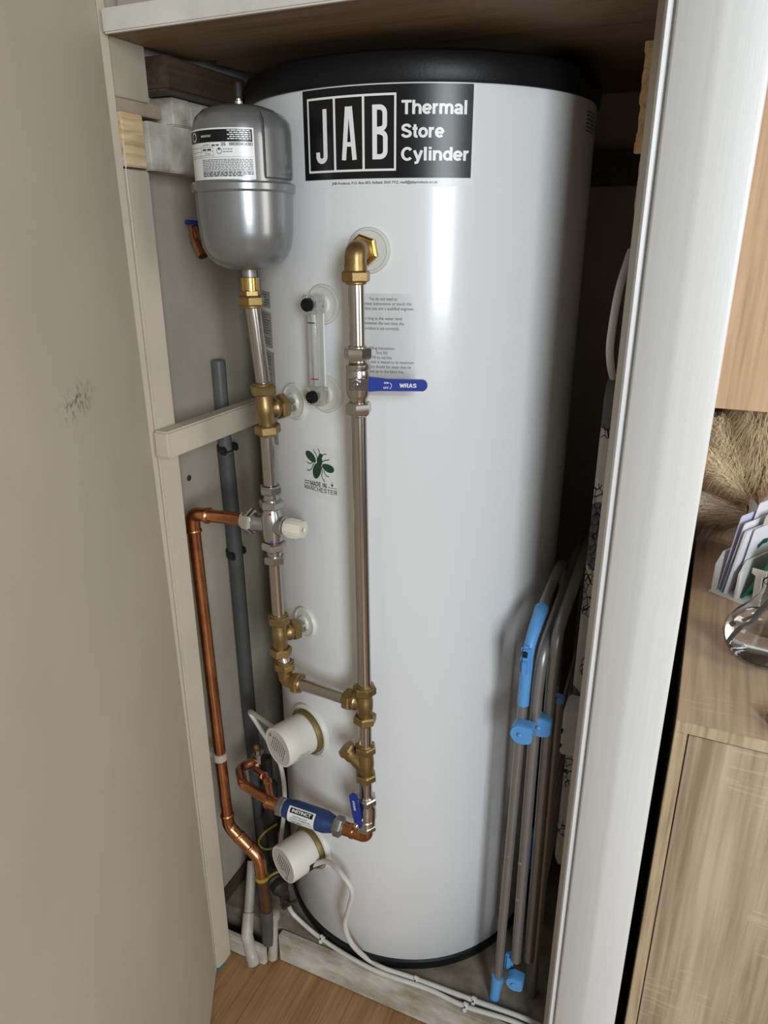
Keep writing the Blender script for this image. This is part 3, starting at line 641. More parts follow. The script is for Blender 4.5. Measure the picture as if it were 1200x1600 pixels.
# ball valve with long blue lever
ZV = at(566, 597, Y=-0.34).z
pipe('steel_pipe', riser(Z_E - 0.036), riser(ZV + 0.030), PR, 'short upper length of right steel riser beside silver instruction label')
vc = riser(ZV)
BV = thing('ball_valve', 'nickel ball valve with long blue lever pointing right on the riser', 'ball valve', vc - V((0, 0, .045)), 'ball valves')
mb = MB(); mb.lathe(vc, (0, 0, 1), [(0.0125, -0.034), (0.0125, -0.026), (0.015, -0.022), (0.0165, -0.018), (0.0172, -0.010), (0.0172, 0.010), (0.0165, 0.016), (0.0178, 0.018), (0.0178, 0.024), (0.0125, 0.027), (0.0125, 0.034)], 36); mb.build('body', 'nickel', BV)
nut(BV, vc + V((0, 0, 0.030)), (0, 0, 1), 0.0335, 0.017, 'nickel', 0.25); nut(BV, vc - V((0, 0, 0.030)), (0, 0, -1), 0.0335, 0.017, 'nickel', 0.25)
vd = V((math.sin(R_(20)), -math.cos(R_(20)), 0)); vx = V((math.cos(R_(20)), math.sin(R_(20)), 0)); VZ = V((0, 0, 1))
mb = MB(); mb.lathe(vc, vd, [(0.008, 0.012), (0.008, 0.022), (0.0055, 0.023), (0.0055, 0.030)], 20); mb.build('stem', 'nickel', BV)
mb = MB(); mb.prism([(-0.010, -0.0085), (0.018, -0.0085), (0.024, -0.0075), (0.024, 0.0075), (0.018, 0.0085), (-0.010, 0.0085)], vc + vd * 0.0235, vx, VZ, 0.0026); mb.build('lever_plate', 'chrome', BV)
mb = MB(); mb.hexnut(vc + vd * 0.026, vd, 0.0135, 0.0065); mb.lathe(vc + vd * 0.026, vd, [(0.003, 0), (0.003, 0.009), (0.002, 0.010)], 14); mb.build('lever_nut', 'chrome', BV)
lp = [(0.017, -0.0095), (0.030, -0.0082), (0.088, -0.0078)] + arc2(0.090, 0, 0.0080, -80, 80, 10) + [(0.088, 0.0078), (0.042, 0.0082), (0.028, 0.0100), (0.017, 0.0108)]
mb = MB(); o_ = vc + vd * 0.0215; mb.prism(lp, o_, vx, VZ, 0.006)
lv = mb.build('lever', 'blue_lever', BV); lv['label'] = 'blue vinyl lever'
mb = MB(); fl = lambda u, v: o_ + vx * u + VZ * v + vd * 0.00615
put_stroke(mb, 'WRAS', fl, 0.0600, -0.0030, 0.0056, 0.023, 0, 0.17, 0.08); put_stroke(mb, 'ON', fl, 0.0385, 0.0018, 0.0028, 0.0062, 0, 0.15, 0.1); put_stroke(mb, 'OFF', fl, 0.0375, -0.0050, 0.0028, 0.0075, 0, 0.15, 0.1)
ribbon(mb, arc2(0.0440, -0.0008, 0.0048, 62, -62, 8), 0.0006, fl, 0); mb.build('lettering', 'ink_white', lv, recalc=False)
# long lower riser and tee
ZR = 0.679
pipe('steel_pipe', riser(ZV - 0.036), riser(ZR + 0.024), PR, 'long plain steel riser running down cylinder front below blue lever')
def tee(label, c, up, br, L1=0.026, L2=0.024, r=0.0132, stub=0.0, grp='brass tees', af=0.0345):
    t = thing('brass_tee', label, 'pipe tee', c - V((0, 0, L1 + .012)), grp); up = V(up).normalized(); br = V(br).normalized()
    mb = MB(); mb.lathe(c, up, [(r, -L1), (r, -0.010), (r * 1.06, -0.008), (r * 1.06, 0.008), (r, 0.010), (r, L1)], 32)
    mb.lathe(c, br, [(r * 0.9, 0), (r * 0.98, L2 * 0.5), (r * 1.18, L2 * 0.62), (r * 1.18, L2 * 0.8), (r, L2)], 32); mb.build('body', 'brass', t)
    nut(t, c + up * (L1 - 0.003), up, af, 0.0155, phase=0.2); nut(t, c - up * (L1 - 0.003), -up, af, 0.0155, phase=0.35); nut(t, c + br * (L2 - 0.003), br, af, 0.0145, phase=0.1)
    if stub: mb = MB(); mb.lathe(c + br * L2, br, [(PR * 1.05, 0.006), (PR * 1.05, stub)], 24); mb.build('stub', 'steel', t)
    return t
TR = riser(ZR); EL = V((-0.120, -0.314, 0.670)); TL2 = cyl(A_L, 0.3365, Z_T2 - 0.006); TL1 = cyl(A_L, 0.3385, Z_T1 - 0.004)
tee('brass tee joining the cross pipe to bottom of long riser', TR, (0, 0, 1), EL + V((0, 0, 0.004)) - TR, 0.024, 0.026)
xd = (TR - EL).normalized()
pipe('steel_pipe', EL + xd * 0.030, TR - xd * 0.030, PR, 'steel cross pipe sloping across the cylinder above upper heater')
# left stack
VA = cyl(A_L, 0.352, 1.364)                     # vessel outlet
pipe('steel_pipe', TL1 + V((0, 0, .03)), VA - V((0, 0, 0.030)), PR, 'steel pipe hanging below silver expansion vessel')
tee('upper brass tee of left pipe stack, in front of the cream batten', TL1, (VA - TL1), -radial(A_L), 0.027, 0.026, stub=0.062, af=0.036)
ZM = at(424, 820, Y=-0.313).z
MV = V((TL1.x * 0.5 + TL2.x * 0.5, TL1.y * 0.5 + TL2.y * 0.5, ZM))
pipe('steel_pipe', TL1 - V((0, 0, .03)), MV + V((0, 0, .070)), PR, 'steel pipe between upper brass tee and chrome mixing valve')
pipe('steel_pipe', MV - V((0, 0, .070)), TL2 + V((0, 0, .028)), PR, 'steel pipe between chrome mixing valve and lower brass tee')
tee('lower brass tee of left pipe stack, beside white port flange', TL2, (0, 0, 1), -radial(A_L), 0.027, 0.026, stub=0.062, af=0.035)
t = thing('brass_elbow', 'brass elbow at foot of left pipe stack, start of cross pipe', 'pipe elbow', EL - V((0, 0, .02)), 'brass elbows')
mb = MB(); mb.tube([EL + V((0, 0, .026)), EL, EL + xd * 0.026], 0.0135, 0.016, 24, steps=10); mb.build('body', 'brass', t)
nut(t, EL + V((0, 0, .022)), (0, 0, 1), 0.034, 0.014); nut(t, EL + xd * 0.020, xd, 0.034, 0.014)
pipe('steel_pipe', TL2 - V((0, 0, .030)), EL + V((0, 0, .034)), PR, 'very short steel pipe between lower brass tee and elbow')
# thermostatic mixing valve
t = thing('mixing_valve', 'chrome thermostatic mixing valve with cream ribbed knob', 'mixing valve', MV - V((0, 0, .07)))
mb = MB(); mb.lathe(MV, (0, 0, 1), [(0.0125, -0.036), (0.0125, -0.030), (0.0165, -0.026), (0.0180, -0.012), (0.0185, 0.006), (0.0170, 0.020), (0.0145, 0.026), (0.0145, 0.034)], 36)
mb.lathe(MV, (-1, 0, 0), [(0.014, 0), (0.0145, 0.026), (0.0165, 0.030), (0.0165, 0.036)], 32); mb.lathe(MV, (1, 0, 0), [(0.016, 0), (0.0165, 0.016), (0.0175, 0.018), (0.0175, 0.023), (0.013, 0.025)], 32); mb.build('body', 'satin_chrome', t)
for s in (1, -1):
    a = V((0, 0, s)); nut(t, MV + a * 0.030, a, 0.036, 0.014, 'satin_chrome', 0.3, False)
    mb = MB(); mb.lathe(MV + a * 0.044, a, [(0.0135, 0), (0.0135, 0.003), (0.0125, 0.004), (0.0125, 0.013)], 28); mb.build('union_sleeve', 'satin_chrome', t)
    nut(t, MV + a * 0.055, a, 0.032, 0.014, 'satin_chrome', 0.1, False)
nut(t, MV - V((0.034, 0, 0)), (-1, 0, 0), 0.037, 0.018, 'chrome', 0.2, False); mb = MB(); mb.lathe(MV - V((0.052, 0, 0)), (-1, 0, 0), [(0.0135, 0), (0.0145, 0.002), (0.0145, 0.006), (0.012, 0.008)], 28); mb.build('inlet_collar', 'chrome', t)
mb = MB(); K = []
n = 48; pr = [(0.0150, 0.026), (0.0160, 0.029), (0.0165, 0.036), (0.0158, 0.052), (0.0140, 0.058), (0.0060, 0.0585), (0.0045, 0.056), (0, 0.056)]
mb.lathe(MV, (1, 0, 0), pr, n)
k = len(pr)
for i in range(n):
    if i % 6 in (0,):
        for q in (2, 3): 
            v = mb.v[i * k + q]; ax = MV + V((v.x - MV.x, 0, 0)); mb.v[i * k + q] = ax + (v - ax) * 1.08
kn = mb.build('knob', 'knob_cream', t); kn['label'] = 'cream ribbed knob'
mb = MB(); mb.lathe(MV + V((0.0555, 0, 0)), (1, 0, 0), [(0.0035, 0), (0.0035, 0.0012), (0.002, 0.0014)], 16); mb.build('knob_screw', 'screw', kn)
for s, m_ in ((1, 'red'), (-1, 'blue_dot')):
    mb = MB(); d_ = V((0.35, -0.94, 0)).normalized(); c = MV + V((0, 0, 0.024 * s)); mb.lathe(c, d_, [(0.002, 0.0135), (0.002, 0.0172)], 12); mb.build('temperature_dot', m_, t)

# expansion vessel
VX = VA.copy(); VX.z = 0
EV = thing('expansion_vessel', 'silver expansion vessel with white data label at upper left', 'expansion vessel', VA)
z0 = 1.3655
mb = MB(); mb.lathe(VX, (0, 0, 1), [(0.0, z0), (0.012, z0), (0.030, z0 + 0.002), (0.045, z0 + 0.008), (0.056, z0 + 0.018), (0.0625, z0 + 0.031), (0.0655, z0 + 0.050), (0.0668, z0 + 0.075), (0.0672, 1.470)], 72); mb.build('lower_shell', 'vessel', EV)
mb = MB(); mb.lathe(VX, (0, 0, 1), [(0.0655, 1.478), (0.0655, 1.530), (0.0645, 1.546), (0.060, 1.558), (0.050, 1.567), (0.035, 1.572), (0.015, 1.5745), (0.0, 1.575)], 72); mb.build('upper_shell', 'vessel', EV)
mb = MB(); mb.lathe(VX, (0, 0, 1), [(0.0670, 1.4665), (0.0695, 1.4665), (0.0715, 1.469), (0.0715, 1.4765), (0.0695, 1.479), (0.0655, 1.4792)], 72, cap=(False, False)); mb.build('clamp_rim', 'vessel', EV)
mb = MB(); mb.lathe(VX, (0, 0, 1), [(0.005, 1.573), (0.005, 1.580), (0.0035, 1.581), (0.0035, 1.584)], 20); vk = mb.build('valve_stem', 'chrome', EV)
mb = MB(); mb.lathe(VX, (0, 0, 1), [(0.0052, 1.583), (0.0055, 1.599), (0.0045, 1.602), (0, 1.6025)], 20); mb.build('valve_cap', 'rubber_black', vk)
# pressed bracket plate on the right flank
mb = MB(); a0 = math.atan2(1, 0.2)
mb.lathe(VX, (0, 0, 1), [(0.0650, 1.482), (0.0690, 1.484), (0.0695, 1.490), (0.0695, 1.540), (0.0680, 1.552), (0.0600, 1.562)], 14, ref=(1, 0, 0), arc=(R_(-30), R_(22))); mb.build('bracket_plate', 'vessel', EV)
mb = MB(); mb.lathe(VX, (0, 0, 1), [(0.0105, z0 - 0.012), (0.0105, z0 + 0.001)], 24); mb.build('outlet_thread', 'zinc', EV)
# its label, wrapped on the upper shell; u measured along the shell from the left edge
def vang(x, y): p = on_cyl(x, y, 0.0659, VX.x, VX.y); return math.atan2(p.x - VX.x, -(p.y - VX.y)), p.z
aL, aR = vang(398, 240)[0] - 0.108 / 0.0659, vang(398, 240)[0]; zl0, zl1 = vang(380, 284)[1], vang(380, 199)[1]
zl0 = max(zl0, 1.4805)
WL = (aR - aL) * 0.0659
def vf(off): return lambda u, v: V((VX.x + (0.0655 + off) * math.sin(aL + u / 0.0659), VX.y - (0.0655 + off) * math.cos(aL + u / 0.0659), v))
g1, g2, g3 = vf(0.0004), vf(0.0006), vf(0.0008); H = zl1 - zl0
mb = MB(); quad(mb, g1, 0, WL, zl0, zl1, 0, 24); quad(mb, g2, 0.002, WL - 0.002, zl1 - 0.27 * H, zl1 - 0.03 * H, 1, 24)
put_text(mb, 'MADE IN ITALY', g3, WL - 0.074, zl1 - 0.17 * H, 0.0024, 0.017, 2, 0.01)
for i in range(5): dashes(mb, g3, WL - 0.034 + (i % 2) * 0.003, WL - 0.004, zl1 - (0.065 + 0.04 * i) * H, 0.0011, 2, rng)
ribbon(mb, arc2(0.017, zl1 - 0.15 * H, 0.005, 0, 360, 20), 0.0012, g3, 2)
put_text(mb, '25', g3, WL - 0.043, zl1 - 0.345 * H, 0.0036, 0.0062, 1, 0.02); put_text(mb, '000303414383', g3, WL - 0.032, zl1 - 0.345 * H, 0.0036, 0.030, 1, 0.015)
put_text(mb, '-10/+99°C', g3, WL - 0.073, zl1 - 0.345 * H, 0.0022, 0.014, 1); dashes(mb, g3, WL - 0.057, WL - 0.046, zl1 - 0.345 * H, 0.0014, 1, rng)
put_text(mb, '1.5 bar', g3, WL - 0.069, zl1 - 0.51 * H, 0.0022, 0.010, 1); dashes(mb, g3, WL - 0.073, WL - 0.058, zl1 - 0.43 * H, 0.0018, 1, rng)
for r_ in (0.37, 0.45, 0.53, 0.565): quad(mb, g2, 0.004, WL - 0.055 if r_ < 0.56 else WL - 0.004, zl1 - r_ * H, zl1 - r_ * H + 0.0003, 1, 16)
quad(mb, g2, WL - 0.0552, WL - 0.0549, zl1 - 0.55 * H, zl1 - 0.31 * H, 1); quad(mb, g2, WL - 0.0765, WL - 0.0762, zl1 - 0.55 * H, zl1 - 0.31 * H, 1)
ribbon(mb, arc2(WL - 0.046, zl1 - 0.445 * H, 0.0034, 90, 450, 20), 0.0006, g3, 1); ribbon(mb, arc2(WL - 0.046, zl1 - 0.413 * H, 0.0006, 0, 360, 8), 0.0012, g3, 1)
for i in range(2): dashes(mb, g3, WL - 0.041, WL - 0.028, zl1 - (0.42 + 0.05 * i) * H, 0.0008, 3, rng)
for i in range(11): dashes(mb, g3, WL - 0.075, WL - 0.003 - (0.012 if i == 10 else 0), zl1 - (0.62 + 0.032 * i) * H, 0.0009 if i < 8 else 0.0012, 3 if i < 8 else 1, rng)
o = mb.build('data_label', ['sticker_white', 'ink_black', 'ink_white', 'ink_grey'], EV, recalc=False); o['label'] = 'white data label with black heading'
# brass connector under it
t = thing('compression_coupler', 'bright brass coupler directly under the silver expansion vessel', 'pipe coupler', VA - V((0, 0, .045)))
mb = MB(); mb.lathe(VA, (0, 0, 1), [(0.0120, -0.030), (0.0120, -0.0285), (0.0132, -0.028), (0.0132, -0.009), (0.0115, -0.008)], 32); mb.build('sleeve', 'brass_bright', t)
mb = MB(); mb.hexnut(VA - V((0, 0, .026)), (0, 0, -1), 0.027, 0.009, 0, 0.3); mb.build('hex_body', 'brass', t); nut(t, VA - V((0, 0, .034)), (0, 0, -1), 0.0345, 0.0145, 'brass', 0.1)

# Y strainer, short pipes, lower ball valve, copper bend
ZS = at(571, 1190, Y=-0.335).z; SC_ = V((RX.x, RX.y, ZS))
pipe('steel_pipe', TR - V((0, 0, .028)), SC_ + V((0, 0, .026)), PR, 'short steel pipe between right brass tee and angled strainer')
t = thing('strainer', 'brass Y strainer with side plug angled up to the left', 'strainer', SC_ - V((0, 0, .04)))
yd = V((-0.66, -0.16, 0.73)).normalized()
mb = MB(); mb.lathe(SC_, (0, 0, 1), [(0.0125, -0.030), (0.0125, -0.024), (0.0145, -0.016), (0.0150, 0.0), (0.0140, 0.014), (0.0130, 0.024)], 32); mb.lathe(SC_ - V((0, 0, .014)), yd, [(0.0135, 0), (0.0125, 0.030), (0.0142, 0.033), (0.0142, 0.046)], 32); mb.build('body', 'brass', t)
mb = MB(); mb.hexnut(SC_ - V((0, 0, .014)) + yd * 0.044, yd, 0.030, 0.009); mb.build('plug', 'brass', t)
nut(t, SC_ + V((0, 0, .021)), (0, 0, 1), 0.0335, 0.014); nut(t, SC_ - V((0, 0, .024)), (0, 0, -1), 0.0335, 0.014)
Z5 = at(571, 1268, Y=-0.335).z; V5 = V((RX.x, RX.y, Z5))
pipe('steel_pipe', SC_ - V((0, 0, .034)), V5 + V((0, 0, .028)), PR, 'lowest steel pipe between strainer and small lower valve')
t = thing('ball_valve', 'lower nickel ball valve with short blue lever pointing up', 'ball valve', V5 - V((0, 0, .04)), 'ball valves')
mb = MB(); mb.lathe(V5, (0, 0, 1), [(0.0125, -0.036), (0.0125, -0.028), (0.0165, -0.025), (0.0165, -0.016), (0.0150, -0.014), (0.0182, -0.010), (0.0182, 0.004), (0.0172, 0.012), (0.0150, 0.016), (0.0150, 0.022)], 36); mb.build('body', 'nickel', t)
nut(t, V5 + V((0, 0, .020)), (0, 0, 1), 0.034, 0.015, 'nickel'); nut(t, V5 - V((0, 0, .026)), (0, 0, -1), 0.032, 0.012, 'nickel')
sd = V((-0.16, -0.98, 0)).normalized(); sx_ = V((0, 0, 1)).cross(sd).normalized(); S0 = V5 + V((0, 0, -0.008))
if sx_.x < 0: sx_ = -sx_
lz = (V((0, 0, 1)) - sx_ * 0.16).normalized()
mb = MB(); mb.lathe(S0, sd, [(0.0065, 0.012), (0.0065, 0.023), (0.004, 0.024), (0.004, 0.028)], 18); mb.build('stem', 'nickel', t)
mb = MB(); mb.hexnut(S0 + sd * 0.0255, sd, 0.011, 0.006); mb.lathe(S0 + sd * 0.0255, sd, [(0.0025, 0), (0.0025, 0.009)], 12); mb.build('lever_nut', 'chrome', t)
mb = MB(); lp = [(-0.006, -0.005), (0.006, -0.005), (0.0075, 0.010), (0.0085, 0.022)] + [(0.0085 * math.cos(R_(a_)), 0.054 + 0.0085 * math.sin(R_(a_))) for a_ in range(0, 181, 20)] + [(-0.0085, 0.022), (-0.0075, 0.010)]
lq = S0 + sd * 0.022 + sx_ * -0.0; mb.prism(lp, lq, sx_, lz, -0.005 if sx_.cross(lz).dot(sd) < 0 else 0.005); lv = mb.build('lever', 'blue_lever', t); lv['label'] = 'short blue vinyl lever'
mb = MB(); fl = lambda u, v: lq + sd * 0.0053 + lz * (0.020 + u) - sx_ * v
put_stroke(mb, 'WRAS', fl, 0.010, -0.0025, 0.005, 0.020, 0, 0.17, 0.08); mb.build('lettering', 'ink_white', lv, recalc=False)
# copper bend below it, then the blue scale inhibitor running left
ZI = at(480, 1274, Y=-0.335).z
CB = V((RX.x, RX.y, ZI)); 
t = thing('copper_elbow', 'shiny copper bend under the lower ball valve', 'pipe elbow', CB - V((0, 0, .012)))
mb = MB(); mb.tube([V5 - V((0, 0, .034)), CB, CB - V((0.052, 0, 0))], 0.0125, 0.022, 24, steps=12); mb.lathe(CB - V((0.024, 0, 0)), (-1, 0, 0), [(0.0128, 0), (0.0138, 0.002), (0.0138, 0.006), (0.0128, 0.008)], 28); mb.build('bend', 'copper', t)
xi = at(523, 1291, Y=-0.335).x; xj = at(446, 1262, Y=-0.335).x
t = thing('scale_inhibitor', 'dark blue inline scale inhibitor with white label between heaters', 'scale inhibitor', V((((xi + xj) / 2), -0.335, ZI - 0.02)))
A = V((xi, -0.335, ZI)); Bq = V((xj, -0.335, ZI)); L_ = (A - Bq).length
mb = MB(); mb.lathe(A, (-1, 0, 0), [(0.0150, 0), (0.0160, 0.004), (0.0195, 0.016), (0.0205, 0.020), (0.0205, L_ - 0.018), (0.0195, L_ - 0.014), (0.0175, L_ - 0.004), (0.0165, L_)], 40); ib = mb.build('body', 'blue_body', t)
nut(t, A, (1, 0, 0), 0.033, 0.017, 'zinc', 0.2); nut(t, Bq, (-1, 0, 0), 0.033, 0.015, 'zinc', 0.2)
mb = MB(); lc0 = L_ * 0.26
def inh(off): return lambda u, v: V((A.x - L_ * 0.30 - 0.058 + u, A.y - (0.0205 + off) * math.cos(v / 0.0205), A.z + (0.0205 + off) * math.sin(v / 0.0205)))
i1, i2, i3 = inh(.0003), inh(.0005), inh(.0007); WI = 0.056
def vquad(fn, x0, x1, y0, y1, m, n=10):
    ys = [y0 + (y1 - y0) * i / n for i in range(n + 1)]; mb.add([fn(x0, y) for y in ys] + [fn(x1, y) for y in ys], [(i, n + 1 + i, n + 2 + i, i + 1) for i in range(n)], m)
vquad(i1, 0, WI, -0.010, 0.024, 0, 14); vquad(i2, 0.004, WI - 0.004, 0.0125, 0.0215, 1, 6)
put_text(mb, 'INSTINCT', i3, 0.008, 0.0148, 0.0048, WI - 0.016, 2, 0.03); put_text(mb, 'ELECTROLYTIC', i2, 0.012, 0.0062, 0.0030, WI - 0.026, 1, 0.01); put_text(mb, 'SCALE INHIBITOR', i2, 0.007, 0.0016, 0.0030, WI - 0.014, 1, 0.01)
quad(mb, i2, 0.003, WI - 0.003, -0.0018, -0.0012, 1); dashes(mb, i2, 0.008, 0.030, -0.0062, 0.0022, 3, rng)
o = mb.build('maker_label', ['sticker_white', 'ink_black', 'ink_white', 'ink_olive'], t, recalc=False); o['label'] = 'white label with dark heading'
# copper loop behind its left end
P0 = Bq - V((0.014, 0, 0))
t = thing('copper_loop_pipe', 'copper pipe loop left of the blue scale inhibitor', 'copper pipe', P0 - V((0, 0, .012)))
p1 = at(380, 1226, Y=-0.325); p2 = at(374, 1200, Y=-0.255); p3 = at(400, 1188, Y=-0.225)
mb = MB(); mb.tube([P0, p1 + V((0, 0, 0)), p2, p3], 0.0098, 0.035, 20, steps=10); mb.build('pipe', 'copper', t)
mb = MB(); mb.lathe(P0 - V((0.0, 0, 0)), (-1, 0, 0), [(0.0108, 0), (0.0115, 0.002), (0.0115, 0.022), (0.0128, 0.024), (0.0128, 0.027), (0.0105, 0.030)], 24); tb = P0 - V((0.018, 0, 0))
q1 = at(418, 1222, Y=-0.31); q2 = at(412, 1212, Y=-0.29); q3 = at(400, 1203, Y=-0.26); q4 = at(402, 1190, Y=-0.25)
mb.tube([tb, q1, q2, q3, q4], 0.0068, 0.012, 16, steps=6); mb.lathe(q2, (q3 - q2), [(0.0085, -0.006), (0.0085, 0.008)], 20); mb.lathe(q1, (q1 - tb), [(0.0085, -0.005), (0.0085, 0.005)], 20); mb.build('branch', 'copper', t)
t = thing('drain_cock', 'tiny brass and chrome tap on copper loop beside dark pipe', 'drain cock', q4)
mb = MB(); mb.lathe(q4, (0, 0, 1), [(0.0085, -0.004), (0.0085, 0.006), (0.0065, 0.008), (0.009, 0.010), (0.009, 0.018), (0.006, 0.020), (0.006, 0.028)], 6); mb.build('body', 'nickel', t)
mb = MB(); mb.lathe(q4 + V((0, 0, .028)), (0, 0, 1), [(0.005, 0), (0.007, 0.003), (0.007, 0.010), (0.003, 0.014), (0, 0.014)], 14); mb.build('screw_cap', 'brass', t); mb = MB(); mb.tube([q4 + V((0, 0, .014)), q4 + V((0.0, 0.02, 0.014)), p3], 0.006, 0.006, 14); mb.build('side_arm', 'nickel', t)

# ================================================================== IMMERSION HEATERS
def heater(ang, z, label, screw_at, slot=False):
    c = cyl(ang, RC - 0.004, z); d = radial(ang); e = V((0, 0, 1)).cross(d).normalized(); zz_ = V((0, 0, 1))
    t = thing('immersion_heater', label, 'immersion heater', c, 'immersion heaters')
    mb = MB(); mb.lathe(c, d, [(0.054, 0), (0.054, 0.006), (0.052, 0.009), (0.049, 0.010), (0.048, 0.008), (0.040, 0.008)], 56); mb.build('flange', 'flange_white', t)
    mb = MB(); mb.lathe(c, d, [(0.0445, 0.006), (0.0445, 0.016), (0.043, 0.0185), (0.036, 0.0185)], 40); mb.build('boss_ring', 'gasket', t)
    mb = MB(); mb.lathe(c, d, [(0.0385, 0.014), (0.0392, 0.019), (0.0392, 0.078), (0.0382, 0.0805), (0.0355, 0.0812), (0.0345, 0.0806), (0.0, 0.0806)], 64); cv = mb.build('cover', 'heater_white', t)
    fp = c + d * 0.0809
    mb = MB(); fn = lambda u, v: fp + e * u + zz_ * v
    mb.add([fp] + [fn(0.0335 * math.cos(2 * math.pi * i / 40), 0.0335 * math.sin(2 * math.pi * i / 40)) for i in range(40)], [(0, 1 + i, 1 + (i + 1) % 40) for i in range(40)], 0)
    fn2 = lambda u, v: fp + d * 0.0003 + e * (v * 0.94 - u * 0.34) + zz_ * (-u * 0.94 - v * 0.34); r2 = random.Random(int(z * 100))
    for i in range(8):
        yy = 0.019 - i * 0.0052; wl = math.sqrt(max(0.0005 * 0.9, 0.0275 ** 2 - yy * yy)); dashes(mb, fn2, -wl * 0.75, wl * 0.75 * r2.uniform(0.55, 1), yy, 0.0018, 1, r2)
    mb.build('face_plate', ['heater_plate', 'ink_grey'], cv, recalc=False)
    s = fp + e * screw_at[0] + zz_ * screw_at[1]
    mb = MB(); mb.lathe(s, d, [(0.0035, -0.001), (0.0035, 0.001), (0.002, 0.002), (0, 0.0022)], 16); mb.build('screw', 'screw', cv)
    # faint printed warning symbols on the side of the cover
    mb = MB(); th0 = math.atan2(-0.35, 0.94)
    def side(u, v): th = th0 + u / 0.0395; return c + d * v + (e * math.cos(th) + zz_ * math.sin(th)) * 0.03945
    if not slot:
        for i in range(3): dashes(mb, lambda u, v: side(v, u), 0.036, 0.070 - 0.006 * i, -0.006 + i * 0.005, 0.0010, 0, r2)
        ribbon(mb, [(x_, y_) for x_, y_ in ((0.0, 0.050), (0.007, 0.056), (0.0, 0.062), (-0.007, 0.056), (0.0, 0.050))], 0.0006, side, 0); mb.build('printed_marks', 'ink_grey', cv, recalc=False)
    else:
        quad(mb, side, -0.013, 0.016, 0.020, 0.044, 0, 6); mb.build('cable_slot', 'rubber_black', cv, recalc=False)
    return c, d, e, side
h1 = heater(-22.3, 0.527, 'upper white immersion heater cover above the blue scale inhibitor', (-0.020, 0.0185))
h2 = heater(-23.6, 0.237, 'lower white immersion heater cover with cable leaving its right side', (0.012, -0.0265), True)

# ================================================================== COPPER DROP ON THE LEFT
t = thing('copper_drop_pipe', 'long copper pipe dropping beside left post from the mixing valve', 'copper pipe', (-0.205, -0.312, 0.0))
c0 = MV - V((0.056, 0, 0)); ce = at(300, 804, Y=-0.312); ce.z = c0.z - 0.004
c1 = at(352, 1240, Y=-0.312); c1 = at(357, 1281, Y=-0.312); c2 = at(398, 1338, Y=-0.312); c3 = at(413, 1385, Y=-0.312); c4 = V((c3.x + 0.002, -0.312, 0.062))
c1b = at(357, 1290, Y=-0.312); c2b = at(405, 1340, Y=-0.312)
mb = MB(); mb.tube([c0, ce + V((0.028, 0, 0))], PR, seg=24); mb.build('upper_arm', 'copper', t)
mb = MB(); mb.tube([ce + V((0.036, 0, 0)), ce, ce + (c1b - ce).normalized() * 0.036], 0.0122, 0.018, 24, steps=10)
mb.lathe(ce + V((0.030, 0, 0)), (1, 0, 0), [(0.0125, 0), (0.0142, 0.002), (0.0142, 0.006), (0.0125, 0.008)], 24); dd = (c1b - ce).normalized(); mb.lathe(ce + dd * 0.030, dd, [(0.0125, 0), (0.0140, 0.002), (0.0140, 0.005), (0.0125, 0.007)], 24); mb.build('elbow', 'copper', t)
mb = MB(); mb.tube([ce + dd * 0.030, c1b - dd * 0.028], PR, seg=24); mb.build('drop', 'copper', t)
d2 = (c2b - c1b).normalized(); mb = MB(); mb.tube([c1b - dd * 0.034, c1b, c1b + d2 * 0.034], 0.0125, 0.030, 24, steps=10)
for q, a in ((c1b - dd * 0.032, dd), (c1b + d2 * 0.028, d2)): mb.lathe(q, a, [(0.0125, 0), (0.0140, 0.002), (0.0140, 0.005), (0.0125, 0.007)], 24)
mb.build('offset_bend', 'copper', t)
d3 = (c4 - c2b).normalized(); mb = MB(); mb.tube([c1b + d2 * 0.030, c2b, c2b + d3 * 0.050], 0.0128, 0.034, 24, steps=10)
mb.lathe(c2b - d2 * 0.030, d2, [(0.0128, 0), (0.0143, 0.002), (0.0143, 0.005), (0.0128, 0.007)], 24); mb.lathe(c2b + d3 * 0.046, d3, [(0.0128, 0), (0.0145, 0.002), (0.0145, 0.006), (0.0128, 0.008)], 24); mb.build('offset_bend', 'copper', t)
mb = MB(); mb.tube([c2b + d3 * 0.045, c4], PR, seg=24); mb.build('tail', 'copper_old', t)
t2 = thing('pipe_stub', 'dark tarnished pipe end below the copper bend near floor', 'pipe', (c4.x, -0.314, 0.0))
mb = MB(); mb.lathe(V((c4.x, -0.314, 0)), (0, 0, 1), [(0.0132, -0.02), (0.0132, 0.0), (0.0128, 0.03), (0.0135, 0.045), (0.0135, 0.070), (0.012, 0.073)], 24); mb.build('socket', 'lagging', t2)
zc = at(343, 1180, Y=-0.312); mb = MB(); pc = ce + dd * ((ce.z - zc.z) / -dd.z)
mb.lathe(pc, dd, [(0.0114, -0.008), (0.0142, -0.008), (0.0142, 0.008), (0.0114, 0.008)], 24); mb.box((-0.335, -0.318, pc.z - 0.006), (pc.x - 0.008, -0.306, pc.z + 0.006), 0.001)
tag(mb.build('pipe_clip', 'clip_clear'), 'translucent white clip holding the long copper pipe', 'pipe clip')
